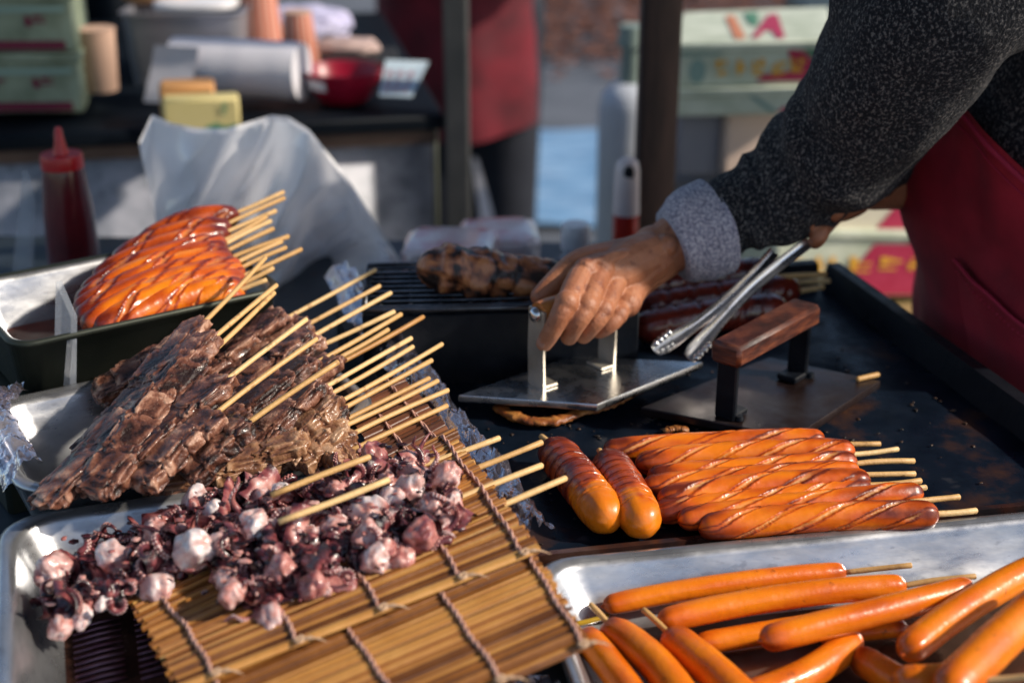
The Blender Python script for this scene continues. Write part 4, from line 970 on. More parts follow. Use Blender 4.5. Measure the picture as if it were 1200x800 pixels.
def fold1(f, th):
    s_ = .085 * math.sin(f * 38 + 2.6 * math.sin(th)) * math.exp(-((f - .45) / .13) ** 2) + .05 * math.sin(f * 52 + 2.0 * math.sin(th + 1)) * math.exp(-((f - .2) / .1) ** 2) + .035 * math.sin(f * 60 + 3 * math.cos(th)) * math.exp(-((f - .07) / .05) ** 2)
    s_ += .07 * math.exp(-((f - .25) / .18) ** 2) * math.sin(3 * th + f * 9)
    return s_
slv = cloth_tube([D(826, 274, 1.160), D(862, 250, 1.168), D(905, 232, 1.172), D(955, 196, 1.165), D(1008, 146, 1.145), D(1056, 72, 1.115), D(1100, -8, 1.10), SHN], [.0300, .0360, .0445, .0515, .058, .066, .072, .078], 14, 56, .10, 4.0, fold=fold1)
tor = MB()
tm = MB()
tm.blob(V((.510, 1.27, .22)), Matrix.Rotation(math.radians(4), 3, 'Y') @ Matrix.Diagonal((.130, .19, .27)), 26, .9, lambda d: 1 + .05 * fbm(d, 2.2, 3, 6))
tm.blob(V((.56, 1.27, .0)), Matrix.Diagonal((.125, .165, .11)), 18, .9)
limb(tm, [SHN, V((.43, 1.29, .40)), SHF], [.075, .08, .075], 20)
limb(tm, [V((.43, 1.29, .43)), V((.41, 1.275, .48))], [.066, .06], 20)
o_ = cloth_tube([SHF, V((.53, 1.46, .27)), V((.49, 1.38, .16)), D(1042, 172, 1.25), D(1006, 214, 1.222)], [.075, .066, .052, .038, .031], 10, 30, .08, 9.0)
tm.add(o_.v, o_.f)
tm2 = remesh(tm, .006, 3, .5)
sw = MB(); sw.add(slv.v, slv.f); sw.add(tm2.v, tm2.f)
build('sweater', sw, KNIT, cook)
# turned back cuff
def foldc(f, th): return .06 * math.sin(2 * th + f * 4) + .025 * math.sin(5 * th + 2 * f) + .05 * math.sin(f * PI) * math.sin(th * 3 + 1)
cf = cloth_tube([D(789, 287, 1.153), D(798, 283, 1.155), D(812, 276, 1.158), D(828, 268, 1.162), D(838, 264, 1.165)], [.0335, .0365, .0392, .0405, .0405], 8, 48, .03, 2.0, fold=foldc)
cf2 = cloth_tube([D(790, 287, 1.153), D(810, 278, 1.157)], [.0345, .034], 6, 48, .05, 2.0, fold=foldc)
build('cuff', cf, CUFF, cook)
# trousers, shoes, hair
tr = MB(); tr.blob(V((.54, 1.25, -.07)), Matrix.Diagonal((.135, .175, .13)), 14)
for y, fx in ((1.15, 0), (1.34, .03)):
    limb(tr, [V((.54, y + .01, -.08)), V((.53 + fx, y, -.28)), V((.53 + fx, y, -.46)), V((.55 + fx, y, -.66)), V((.55 + fx, y, -.84))], [.09, .08, .066, .06, .056])
    m = MB(); m.blob(V((.50 + fx, y - .005, -.845)), Matrix.Diagonal((.135, .048, .042)), 12, .8); build('shoe', m, SHOE, cook)
trm = remesh(tr, .012, 3); build('trousers', trm, NAVY, cook)
m = MB(); m.blob(hd + V((.018, 0, .022)), Matrix.Diagonal((.095, .084, .108)), 16, 1, lambda d: (1 + .05 * fbm(d, 4, 3)) if (d.x > -.55 or d.z > .45) else .8); build('hair', m, HAIR, cook)
# apron: wraps from far side round the belly to the near side
AP = [(.55, .415), (.30, .415), (.22, .405), (.10, .385), (-.06, .385), (-.25, .39), (-.45, .40)]   # z, front x
def apr(u, v):
    # v: 0 top .. 1 hem, u: 0 near edge .. 1 far edge
    z = lerp(.235, -.50, v)
    fx = .344 + .055 * sstep(.20, -.08, z) + .01 * sstep(-.2, -.5, z)
    a = lerp(-1.28, 1.15, u)                                  # angle round the body, 0 = front (-x)
    rx, ry = .175 + .015 * v, .215 + .02 * v
    cx, cy = fx + rx, 1.262
    top = 0
    # near top edge slopes down toward the side tie
    z += (-.075 * sstep(-.25, -1.25, a) - .02 * sstep(.3, 1.1, a)) * (1 - v)
    k = 1 + .030 * math.sin(a * 8 + v * 5 + 1.5 * math.sin(v * 4)) * sstep(.03, .4, v) + .085 * fbm((a * 1.3, v * 2.6, 0), 1.2, 3, 3) + .04 * math.sin(v * 13 + a * 3.5) * math.exp(-((v - .18) / .15) ** 2) * 1.2
    return V((cx - rx * k * math.cos(a), cy + ry * k * math.sin(a), z))
m = MB(); m.grid(apr, 90, 90); b0 = len(m.v)
ap = build('apron', m, REDCLOTH, cook)
def on_ap(u, v, off=.0025):
    p = apr(u, v); e = .004; n_ = (apr(min(u + e, 1), v) - apr(max(u - e, 0), v)).cross(apr(u, min(v + e, 1)) - apr(u, max(v - e, 0))).normalized()
    c = V((.55, 1.26, p.z)); n_ = n_ if n_.dot(p - c) > 0 else -n_
    return p + n_ * off
ORG[ap.name] = ORG[cook.name]
m = MB(); m.tube([on_ap(i / 60, .012, .001) for i in range(61)], .0026, 8); m.tube([on_ap(i / 60, .030, .0006) for i in range(61)], .0008, 6)
build('seam', m, REDSEAM, ap)
m = MB(); m.grid(lambda u, v: on_ap(lerp(.03, .33, u), lerp(.19, .50, v), .004 - .002 * abs(2 * u - 1) + .003 * (1 - v)), 30, 20)
build('pocket', m, REDCLOTH, ap)
m = MB(); m.tube([on_ap(lerp(.03, .33, i / 40), .193, .0075) for i in range(41)], .0016, 6)
for k in range(34): m.blob(on_ap(lerp(.035, .325, k / 33), .207, .0068), Matrix.Identity(3) * .0010, 3)
build('seam', m, REDSEAM, ap)
# ================================================================== other stall behind
def base(px, py, z=0.0): return P(px, py, z)
e0, e1 = P(-160, 163, 0), P(512, 132, 0)
ta = math.atan2(e1.y - e0.y, e1.x - e0.x); tl = (e1 - e0).length; TL_ = loc2(e0, ta)
t = thing('serving_counter', TL_(tl / 2, .4, -.4), 'neighbouring stall counter with black top and mottled grey front panel', 'counter')
m = MB(); m.box(TL_(tl / 2, .42, -.013), (tl + .02, .86, .022), rz=ta, bev=.004); build('countertop', m, DARKTOP, t, auto=40)
m = MB(); m.box(TL_(tl / 2, .012, -.036), (tl, .02, .020), rz=ta, bev=.003); build('edge_strip', m, OAK, t, auto=40)
m = MB(); m.box(TL_(tl / 2, .03, -.45), (tl - .01, .02, .80), rz=ta); build('front_panel', m, MARBLE, t)
for x in (.02, tl - .01): 
    for y in (.045, .8): build('leg', box(TL_(x, y, -.44), (.03, .03, .84), rz=ta, bev=.003), OLIVE, t, auto=40)
# pole
pc = P(535, 138, 0); pc = V((pc.x, pc.y + .03, 0))
tag(build('canopy_pole', box((pc.x, pc.y, .20), (.036, .036, 2.16), bev=.004), POLE, auto=40, org=(pc.x, pc.y, -.88)), 'square grey metal pole at the corner of the neighbouring counter', 'pole')
po = D(769, 150, 1.66)
m = MB(); n_ = 40
m.rings([[V((po.x, po.y, -.88 + 2.2 * i / n_)) + V((sx * .0225 * (1 + .03 * nz((i * .4, sx, sy), 1)), sy * .0225, 0)) for sx, sy in ((-1, -1), (-.8, -1.05), (.8, -1.05), (1, -1), (1, 1), (-1, 1))] for i in range(n_ + 1)])
tag(build('wooden_post', m, POST, auto=40, org=(po.x, po.y, -.88)), 'dark brown wooden post rising behind the hand and bottles', 'post')
# cartons with print
def strokes(mb, o, ux, uz, w, h, n, seed, off):
    """row of small brush-like characters"""
    rnd = random.Random(seed); nrm = ux.cross(uz).normalized()
    for k in range(n):
        cw = w / n
        for _ in range(6):
            x = k * cw + cw * rnd.uniform(.12, .62); z = h * rnd.uniform(.05, .85)
            if rnd.random() < .5: dx, dz = cw * rnd.uniform(.35, .6), h * .13
            else: dx, dz = cw * .15, h * rnd.uniform(.4, .7)
            dz = min(dz, h - z); dx = min(dx, cw * .95 - (x - k * cw))
            q = o + ux * x + uz * z + nrm * (off + rnd.uniform(0, .0004))
            mb.add([q, q + ux * dx, q + ux * dx + uz * dz, q + uz * dz], [(0, 1, 2, 3)])
def poly(mb, o, ux, uz, pts, off):
    nrm = ux.cross(uz).normalized(); n_ = len(pts)
    mb.add([o + ux * x + uz * y + nrm * off for x, y in pts], [tuple(range(n_))])
def carton(bl, br, h, depth, label, mat, fruit=True, lay=0, top=None, tilt=0.0, seed=1):
    bl, br = V(bl), V(br); ux = (br - bl); w = ux.length; ux.normalize(); hz = V((ux.y, -ux.x, 0)).normalized(); bk = -hz   # hz faces the camera
    uz = (V((0, 0, 1)) * math.cos(tilt) + bk * math.sin(tilt)).normalized(); bk = ux.cross(uz) * -1
    root = thing('fruit_carton', bl + ux * w / 2, label, 'carton', 'printed fruit cartons' if fruit else None)
    m = MB(); Mx = Matrix((ux, bk, uz)).transposed(); c = bl + ux * w / 2 + uz * h / 2 + bk * depth / 2
    m.box(c, (w, depth, h), M=Mx, bev=.004); build('carton_body', m, mat, root, auto=40)
    m = MB(); m.box(c + uz * (h / 2 + .001) - bk * .002, (w + .006, depth + .008, .012), M=Mx, bev=.002); build('lid', m, mat, root, auto=40)
    o = bl; f = .0015
    if lay == 1:      # carton seen from above: lid print and lettered front
        ot = bl + uz * (h + .0072) - bk * .004; dp = depth
        m = MB(); poly(m, ot, ux, bk, [(w * .50, dp * .10), (w * .60, dp * .80), (w * .66, dp * .82), (w * .72, dp * .08), (w * .67, dp * .06), (w * .63, dp * .30), (w * .58, dp * .30), (w * .55, dp * .10)], f)
        build('printed_fruit', m, INKRED, root, smooth=False)
        m = MB(); poly(m, o, ux, uz, [(w * .55, h * .12), (w * .60, h * .30), (w * .78, h * .38), (w * .74, h * .92), (w * .84, h * .86), (w * .99, h * .30), (w * .99, h * .10)], f); build('printed_fruit', m, INKRED, root, smooth=False)
        m = MB(); poly(m, ot, ux, bk, [(w * .42, dp * .88), (w * .52, dp * .90), (w * .54, dp * .45), (w * .48, dp * .50)], f); build('printed_leaf', m, INKGREEN, root, smooth=False)
        m = MB(); poly(m, o, ux, uz, [(w * .84, h * .90), (w * .90, h * .96), (w * .99, h * .92), (w * .99, h * .40), (w * .93, h * .55)], f); build('printed_leaf', m, INKGREEN, root, smooth=False)
        m = MB(); poly(m, ot, ux, bk, [(w * .30, dp * .80), (w * .36, dp * .82), (w * .47, dp * .10), (w * .40, dp * .08)], f); build('printed_stripe', m, INKORG, root, smooth=False)
        m = MB(); poly(m, o, ux, uz, [(w * .17 + .055 * w * math.cos(a), h * .42 + .32 * h * math.sin(a)) for a in [i * PI / 8 for i in range(16)]], f)
        build('printed_patch', m, INKTEAL, root, smooth=False)
        m = MB(); poly(m, o, ux, uz, [(w * .06, h * .80), (w * .32, h * .82), (w * .32, h * .95), (w * .06, h * .93)], f); build('printed_band', m, INKTEAL, root, smooth=False)
        m = MB(); strokes(m, o + ux * w * .27 + uz * h * .24, ux, uz, w * .60, h * .46, 5, 4, f + .0012); build('printed_lettering', m, INKYEL, root, smooth=False)
    elif lay == 2:    # red hill with yellow characters
        m = MB(); poly(m, o, ux, uz, [(0, h * .04), (w, h * .04), (w, h * .16), (w * .96, h * .20), (w * .70, h * .86), (w * .50, h * .86), (w * .44, h * .60), (w * .25, h * .18), (0, h * .16)], f); build('printed_fruit', m, INKRED, root, smooth=False)
        m = MB(); poly(m, o, ux, uz, [(w * .66, h * .92), (w * .97, h * .95), (w * .97, h * .55), (w * .80, h * .62)], f); build('printed_leaf', m, INKGREEN, root, smooth=False)
        m = MB(); strokes(m, o + ux * w * .02 + uz * h * .40, ux, uz, w * .80, h * .26, 5, 14, f + .0012); build('printed_lettering', m, INKYEL, root, smooth=False)
    elif lay == 3:
        m = MB(); poly(m, o, ux, uz, [(w * .38, h * .10), (w * .86, h * .10), (w * .84, h * .34), (w * .70, h * .56), (w * .60, h * .62), (w * .48, h * .36)], f); build('printed_fruit', m, INKRED, root, smooth=False)
        m = MB(); poly(m, o, ux, uz, [(w * .62, h * .64), (w * .80, h * .90), (w * .92, h * .80), (w * .88, h * .50), (w * .74, h * .44)], f); build('printed_leaf', m, INKGREEN, root, smooth=False)
    elif lay == 5:
        m = MB(); poly(m, o, ux, uz, [(w * .50, h * .95), (w * .54, h * .95), (w * .74, h * .12), (w * .68, h * .12)], f); build('printed_stripe', m, INKTEAL, root, smooth=False)
        m = MB(); poly(m, o, ux, uz, [(w * .72, h * .10), (w * .88, h * .10), (w * .84, h * .35), (w * .76, h * .35)], f); build('printed_mark', m, INKRED, root, smooth=False)
    elif lay == 4:    # pale green cartons on the counter: plum band and two round marks
        m = MB(); poly(m, o, ux, uz, [(0, h * .05), (w * .93, h * .05), (w * .93, h * .21), (0, h * .21)], f); 
        for cx in (.48, .74):
            strokes(m, o + ux * w * (cx - .1) + uz * h * .42, ux, uz, w * .2, h * .25, 1, int(cx * 100), f + .0005)
        build('printed_band', m, INKDARK, root, smooth=False)
        m = MB(); poly(m, o, ux, uz, [(w * .34, h * .70), (w * .95, h * .72), (w * .95, h * .82), (w * .34, h * .80)], f); poly(m, o, ux, uz, [(w * .02, h * .60), (w * .26, h * .74), (w * .26, h * .82), (w * .02, h * .66)], f); build('printed_patch', m, INKTEAL, root, smooth=False)
    return root
Yc = 2.0
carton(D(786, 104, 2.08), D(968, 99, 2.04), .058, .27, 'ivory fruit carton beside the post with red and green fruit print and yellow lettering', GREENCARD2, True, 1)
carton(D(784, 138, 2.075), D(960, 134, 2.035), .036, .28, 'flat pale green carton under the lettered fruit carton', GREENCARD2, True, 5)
carton(D(848, 206, 2.10), D(1010, 206, 2.14), .10, .26, 'plain cream carton under the tilted fruit carton', CARD, False)
carton(D(792, 206, 2.12), D(844, 206, 2.12), .10, .20, 'plain grey carton beside the cream carton, behind the post', GREYCARD, False)
carton(D(960, 276, 2.02), D(1130, 276, 2.07), .115, .28, 'fruit carton with red strawberry print seen between sleeve and apron', CREAMCARD, True, 3)
carton(D(905, 348, 2.00), D(1128, 348, 2.06), .10, .30, 'fruit carton with yellow characters over red, lowest of the stack by the apron', GREENCARD2, True, 2)
carton(D(770, 275, 2.25), D(960, 275, 2.25), .09, .22, 'shaded carton hidden low behind the forearm', GREYCARD, False)
# planks + crates under the stack
cA = D(1000, 352, 2.05)
t = thing('display_stand', cA - V((0, 0, .4)), 'low wooden stand carrying the fruit cartons', 'stand')
m = MB(); m.box(V((cA.x + .0, 2.16, cA.z - .012)), (.46, .40, .018), bev=.003); build('shelf_board', m, CRATE, t, auto=40)
zl = cA.z - .021
for sx in (-.21, .21):
    for y in (2.0, 2.33): build('leg', box((cA.x + sx, y, (zl - .88) / 2), (.03, .03, zl + .88), bev=.003), OAK, t, auto=40)
m = MB(); m.box(V((cA.x, 2.16, -.62)), (.44, .34, .014), bev=.002); build('lower_board', m, CRATE, t, auto=40)
# leafy vegetables on the lower board
rnd = random.Random(5)
for q, (px, py) in enumerate(((985, 400), (1030, 400), (1075, 402))):
    c = D(px, py, 2.14); root = thing('leafy_vegetable_bundle', (c.x, c.y, -.612), ('green leafy bunch under the cartons, farthest from the apron', 'green leafy bunch under the cartons, middle one', 'green leafy bunch under the cartons, beside the apron')[q], 'vegetable', 'leafy bunches under the cartons')
    m = MB(); m2_ = MB()
    for k in range(60):
        a = rnd.uniform(0, 2 * PI); h = rnd.uniform(.08, .25); b = V((c.x + rnd.gauss(0, .02), c.y + rnd.gauss(0, .02), -.605)); tip = V((c.x + math.cos(a) * rnd.uniform(.01, .07), c.y + math.sin(a) * rnd.uniform(.01, .06), -.6 + h))
        (m2_).tube([b, b.lerp(tip, .5) + V((0, 0, .01)), tip], [.003, .0025, .001], 5)
        d = (tip - b).normalized(); s_ = d.orthogonal().normalized(); s_ = Matrix.Rotation(rnd.uniform(0, 6.28), 3, d) @ s_
        L_ = rnd.uniform(.03, .06); n_ = d.cross(s_)
        m.add([tip - d * L_ * .3, tip + s_ * L_ * .35 + n_ * .004, tip + d * L_ * .7, tip - s_ * L_ * .35 + n_ * .004], [(0, 1, 2, 3)])
    build('leaf', m, GREENLEAF, root); build('stalk', m2_, GREENLEAF, root)
# vents: low box in front
m = MB(); cB = D(1030, 440, 2.0)
tag(build('straw_mat', box((cB.x + .02, cB.y + .04, cB.z - .07), (.26, .1, .16), bev=.01), CRATE, auto=40), 'straw coloured box under the leafy bunches', 'box')
# left cartons on counter
lw0, lw1 = D(-95, 136, 1.95), D(100, 134, 1.99)
for k, lab in ((0, 'pale green printed carton standing on the counter behind the red bottle'), (1, 'pale green printed carton on top of its twin')):
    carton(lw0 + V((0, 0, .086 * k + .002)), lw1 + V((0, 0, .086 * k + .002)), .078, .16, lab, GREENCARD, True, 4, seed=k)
def upbox(name, x0, x1, y0, y1, Y, depth, mat, lab, cat, rz=0.0, bev=.004):
    a, b, c = D(x0, y1, Y), D(x1, y1, Y), D((x0 + x1) / 2, y0, Y); w = (b - a).length; h = c.z - a.z
    m = MB(); m.box(V(((a.x + b.x) / 2, Y + depth / 2, a.z + h / 2)), (w, depth, h), rz=rz, bev=bev)
    return m, V(((a.x + b.x) / 2, Y + depth / 2, a.z))
# cups
def cup(cx, y0, y1, wt, wb, Y, mat, lab, up=False, stack=0, cat='paper cup', grp=None):
    c = D(cx, y1, Y); h = D(cx, y0, Y).z - c.z; rt, rb = msize(wt / 2, Y), msize(wb / 2, Y)
    root = thing('paper_cup', c, lab, cat, grp)
    m = MB(); m.lathe([(.0001, 0), (rb, 0), (rb * 1.03, .001), (rt, h - .002)], c, 36); build('cup_wall', m, mat, root, auto=50)
    m = MB(); m.lathe([(rt - .001, h - .002), (rt + .001, h - .002), (rt + .001, h + .001), (rt - .002, h + .001)], c, 36); build('cup_rim', m, CUPPLAIN, root, auto=50)
cup(120, 34, 106, 40, 34, 2.06, CUPPLAIN, 'plain kraft paper cup beside the pale green cartons')
cup(308, -22, 58, 34, 46, 2.30, CUPSTRIPE, 'taller orange striped paper cup behind the paper roll', grp=None)
cup(352, 14, 76, 30, 42, 2.22, CUPSTRIPE, 'shorter orange striped paper cup beside the lilac cloth')
# steel container
m, c = upbox('food_container', 150, 288, 16, 112, 2.20, .16, STEEL, '', '')
root = thing('food_container', c, 'grey steel food container with white lid rim behind the paper roll', 'container'); a = m
w_, h_ = D(288, 112, 2.2).x - D(150, 112, 2.2).x, D(219, 16, 2.2).z - D(219, 112, 2.2).z
m = MB(); m.rings([[c + V((p[0], p[1], p[2])) for p in rrect(w_ / 2 * k, .08 * k2, .02, z)] for k, k2, z in ((.88, .88, .002), (.92, .92, .004), (1, 1, h_ - .004), (1.05, 1.05, h_ - .002), (1.05, 1.05, h_), (.95, .95, h_), (.9, .9, h_ * .5))], cap1=True)
build('container_wall', m, M('grey_container', (.30, .30, .34), (.38, .38, .42), scale=10, rough=.35, metal=.5), root, auto=50)
m = MB(); m.blob(c + V((.012, .0, h_ + .004)), Matrix.Diagonal((w_ * .36, .06, .010)), 12, .6); build('white_tub_lid', m, WHITEPL, root)
m, c2 = upbox('bread_board', 148, 215, -8, 14, 2.28, .06, CUPPLAIN, '', '')
m = MB(); m.blob(c2 + V((0, 0, .03)), Matrix.Diagonal((.055, .04, .022)), 14, .7, lambda d: 1 + .08 * fbm(d, 2, 3))
tag(build('bread_roll', m, M('bread_crust', (.42, .20, .09), (.55, .30, .14), scale=20, rough=.7), org=c2), 'orange brown bread roll on top of the steel container', 'bread')
# paper roll
r0, r1 = D(206, 77, 2.10), D(354, 84, 2.06); r = msize(31, 2.1)
root = thing('paper_towel_roll', (r0 + r1) / 2 - V((0, 0, r)), 'thick white paper towel roll lying on the black counter', 'paper roll')
m = MB(); n_ = 30
m.tube([r0.lerp(r1, i / n_) for i in range(n_ + 1)], [r * (1 + .02 * nz((i * .2, 0, 0), 1)) for i in range(n_ + 1)], 36, prof=lambda f, th: (1 + .015 * math.sin(3 * th + f * 4), 0, 0)); build('roll', m, WHITEP, root, auto=50)
m = MB(); m.grid(lambda u, v: r0.lerp(r1, u * .35 - .10) + V((0, -r * 1.03 + .004 * math.sin(v * 5), r * .9 - v * r * 1.9)) + V((-.02 * v, -.01 * v, 0)), 10, 10); build('loose_sheet', m, WHITEP, root)
# red bowl
cb = D(403, 118, 2.09); rb = msize(45, 2.09); root = thing('bowl', cb, 'dark red plastic bowl with a white label on the black counter', 'bowl')
m = MB(); hbw = D(403, 80, 2.09).z - cb.z
m.lathe([(.0001, .002), (rb * .55, .0), (rb * .62, .004), (rb * .88, hbw * .55), (rb * .99, hbw * .97), (rb, hbw), (rb * .96, hbw), (rb * .84, hbw * .55), (rb * .5, .01), (.0001, .008)], cb, 40); build('bowl_wall', m, BOWLRED, root, auto=60)
m = MB()
def lab_(u, v):
    a = math.radians(lerp(206, 250, u)); z = lerp(.50, .82, v) * hbw; rr = rb * lerp(.88, .99, (z / hbw - .55) / .42) + .0012
    return cb + V((rr * math.cos(a), rr * math.sin(a), z))
m.grid(lab_, 10, 4); build('sticker', m, WHITEP, root)
# price card, plates
m = MB(); q = [D(444, 112, 2.02), D(482, 114, 2.0), D(502, 72, 2.12), D(452, 70, 2.12)]
root = thing('price_card', sum(q, V()) / 4, 'pale blue printed card leaning behind the red bowl', 'card')
m.add(q + [p + V((0, .003, -.002)) for p in q], [(0, 1, 2, 3), (7, 6, 5, 4), (0, 4, 5, 1), (1, 5, 6, 2), (2, 6, 7, 3), (3, 7, 4, 0)]); build('card_sheet', m, M('pale_blue_card', (.42, .52, .58), (.50, .60, .65), rough=.5), root, smooth=False)
m = MB()
for i in range(3):
    for j in range(3):
        o = q[0].lerp(q[1], .12 + i * .27).lerp(q[3].lerp(q[2], .12 + i * .27), .12 + j * .22) + V((0, -.0015, .0012)); ux = (q[1] - q[0]) * .17; uz = (q[3] - q[0]) * .13
        m.add([o, o + ux, o + ux + uz, o + uz], [(0, 1, 2, 3)])
build('printed_block', m, M('pink_grey_ink', (.45, .25, .30), rough=.6), root, smooth=False)
m = MB(); cpl = P(412, 66, .03)
tag(build('stacked_tray', box((cpl.x, cpl.y, .018), (.15, .10, .034), rz=.1, bev=.006), BLACKCLOTH, auto=40), 'low black tray behind the red bowl', 'tray')
m = MB(); m.blob(V((cpl.x - .01, cpl.y, .045)), Matrix.Diagonal((.055, .035, .014)), 14, .8, lambda d: 1 + .15 * fbm(d, 3, 3))
tag(build('bread_roll', m, M('pale_bread', (.40, .30, .28), (.5, .36, .32), scale=20, rough=.7), org=(cpl.x - .01, cpl.y, .036)), 'pale bun lying on the low black tray', 'bread')
m = MB(); cl = D(355, 6, 2.5); m.blob(V((cl.x, cl.y, .035)), Matrix.Diagonal((.085, .06, .034)), 20, .9, lambda d: 1 + .2 * fbm(d, 2.5, 3, 5))
tag(build('folded_cloth', m, LILAC, org=(cl.x, cl.y, 0)), 'lilac cloth bundled behind the striped cups', 'cloth')
# small yellow boxes
m, c = upbox('a', 187, 250, 101, 150, 1.93, .05, ORCARD, '', '', rz=ta)
tag(build('small_carton', m, ORCARD, auto=40, org=c), 'small orange brown box behind the yellow one at the counter edge', 'box')
m, c = upbox('a', 191, 279, 116, 156, 1.885, .035, YELCARD, '', '', rz=ta)
root = thing('snack_box', c, 'yellow snack box with green marks at the front edge of the counter', 'box'); build('box_body', m, YELCARD, root, auto=40)
fa, fb = D(191, 156, 1.88), D(279, 153, 1.88); ux = V((math.cos(ta), math.sin(ta), 0)); uz = V((0, 0, 1)); w_ = (fb - fa).length; h_ = D(235, 116, 1.88).z - D(235, 156, 1.88).z
o = c + V((0, 0, 0)) - ux * w_ / 2 + V((math.sin(ta), -math.cos(ta), 0)) * (.0175 + .002)
m = MB(); poly(m, o, ux, uz, [(w_ * .5, h_ * .06), (w_ * .97, h_ * .06), (w_ * .95, h_ * .25), (w_ * .8, h_ * .18), (w_ * .68, h_ * .3), (w_ * .55, h_ * .2)], .001); strokes(m, o + ux * w_ * .76 + uz * h_ * .48, ux, uz, w_ * .1, h_ * .4, 1, 3, .001); build('printed_mark', m, INKGREEN, root, smooth=False)
m = MB(); poly(m, o, ux, uz, [(w_ * .1, h_ * .02), (w_ * .5, h_ * .02), (w_ * .5, h_ * .1), (w_ * .1, h_ * .1)], .001); build('printed_band', m, INKRED, root, smooth=False)
# gas cylinder behind the post
cg = D(735, 250, 2.5); root = thing('gas_cylinder', (cg.x, cg.y, -.88), 'pale grey gas cylinder standing behind the wooden post', 'gas cylinder')
zt_ = D(735, 96, 2.5).z; rg = msize(36, 2.5)
m = MB(); m.lathe([(.0001, -.88), (rg * .95, -.88), (rg, -.86), (rg, zt_ - rg * .8), (rg * .92, zt_ - rg * .4), (rg * .7, zt_ - rg * .12), (rg * .4, zt_), (.0001, zt_)], V((cg.x, cg.y, 0)), 36); build('tank', m, GASGREY, root, auto=60)
m = MB(); m.lathe([(.0001, zt_), (rg * .35, zt_), (rg * .35, zt_ + .06), (rg * .5, zt_ + .065), (rg * .4, zt_ + .10), (.0001, zt_ + .10)], V((cg.x, cg.y, 0)), 24); build('valve', m, M('valve_green', (.22, .28, .24), rough=.5), root, auto=50)
# person behind
pb = thing('person', (D(543, 160, 3.3).x, 3.3, -.88), 'vendor in long dark red apron and black trousers behind the grey pole', 'person')
X0 = D(536, 160, 3.3).x
bd = MB()
for s_ in (-1, 1):
    x = X0 + .035 + s_ * .075
    limb(bd, [V((x, 3.3, -.08)), V((x, 3.29, -.42)), V((x, 3.31, -.80))], [.085, .065, .045]); limb(bd, [V((x, 3.31, -.84)), V((x - .01, 3.20, -.85))], [.04, .034])
bd.blob(V((X0, 3.3, .02)), Matrix.Diagonal((.15, .11, .16)), 14); bd.blob(V((X0, 3.3, .32)), Matrix.Diagonal((.17, .11, .25)), 14)
limb(bd, [V((X0 - .18, 3.3, .50)), V((X0, 3.3, .54)), V((X0 + .18, 3.3, .50))], [.06, .07, .06]); limb(bd, [V((X0, 3.3, .55)), V((X0, 3.29, .66))], [.055, .05])
bd.blob(V((X0, 3.28, .77)), Matrix.Diagonal((.075, .095, .115)), 14); bd.blob(V((X0, 3.18, .755)), Matrix.Diagonal((.012, .018, .02)), 8)
for s_ in (-1, 1):
    limb(bd, [V((X0 + s_ * .19, 3.3, .50)), V((X0 + s_ * .23, 3.29, .24)), V((X0 + s_ * .20, 3.14, .06)), V((X0 + s_ * .14, 3.02, .04))], [.05, .042, .034, .026])
    for k in range(5): limb(bd, [V((X0 + s_ * .14, 3.02, .04)), V((X0 + s_ * (.155 - .015 * k), 2.97, .035)), V((X0 + s_ * (.15 - .014 * k), 2.93, .02))], [.016, .010, .008], 8)
b_ = remesh(bd, .011, 4); build('body', b_, SKIN, pb)
m = MB(); tr = MB()
for s_ in (-1, 1):
    x = X0 + .035 + s_ * .075; limb(tr, [V((x, 3.3, -.08)), V((x, 3.29, -.42)), V((x, 3.31, -.85))], [.10, .085, .07])
    q = MB(); q.blob(V((x - .005, 3.25, -.852)), Matrix.Diagonal((.05, .14, .04)), 10, .8); build('shoe', q, SHOE, pb)
tr.blob(V((X0, 3.3, -.02)), Matrix.Diagonal((.165, .125, .14)), 12); build('trousers', remesh(tr, .014, 3), NAVY, pb)
sm = MB(); sm.blob(V((X0, 3.3, .30)), Matrix.Diagonal((.185, .125, .29)), 16); limb(sm, [V((X0 - .18, 3.3, .50)), V((X0, 3.3, .54)), V((X0 + .18, 3.3, .50))], [.075, .085, .075])
for s_ in (-1, 1): limb(sm, [V((X0 + s_ * .19, 3.3, .50)), V((X0 + s_ * .23, 3.29, .24)), V((X0 + s_ * .20, 3.14, .06))], [.065, .055, .045])
build('shirt', remesh(sm, .013, 3), NAVY, pb)
m = MB(); m.blob(V((X0, 3.295, .80)), Matrix.Diagonal((.082, .10, .10)), 12); build('hair', m, HAIR, pb)
zh = D(552, 160, 3.14).z
def apb(u, v):
    a = lerp(-1.9, 1.9, u); z = lerp(.42, zh, v) + .012 * math.sin(u * 9) * v; rx = .165 + .03 * v; ry = .145 + .03 * v
    k = 1 + .05 * math.sin(a * 6 + 1) * v + .04 * fbm((a, v * 3, 2), 1.2, 3, 2); return V((X0 + rx * k * math.sin(a), 3.3 - ry * k * math.cos(a), z))
m = MB(); m.grid(apb, 60, 40); build('apron', m, REDBG, pb)
m = MB(); q0_ = D(556, 185, 3.10); m.grid(lambda u, v: q0_ + V((.012 * (u - .5) * (1 + 3 * v) + .05 * v, .01 * math.sin(v * 6), -.26 * v)), 6, 16); build('apron_tie', m, WHITEP, pb)
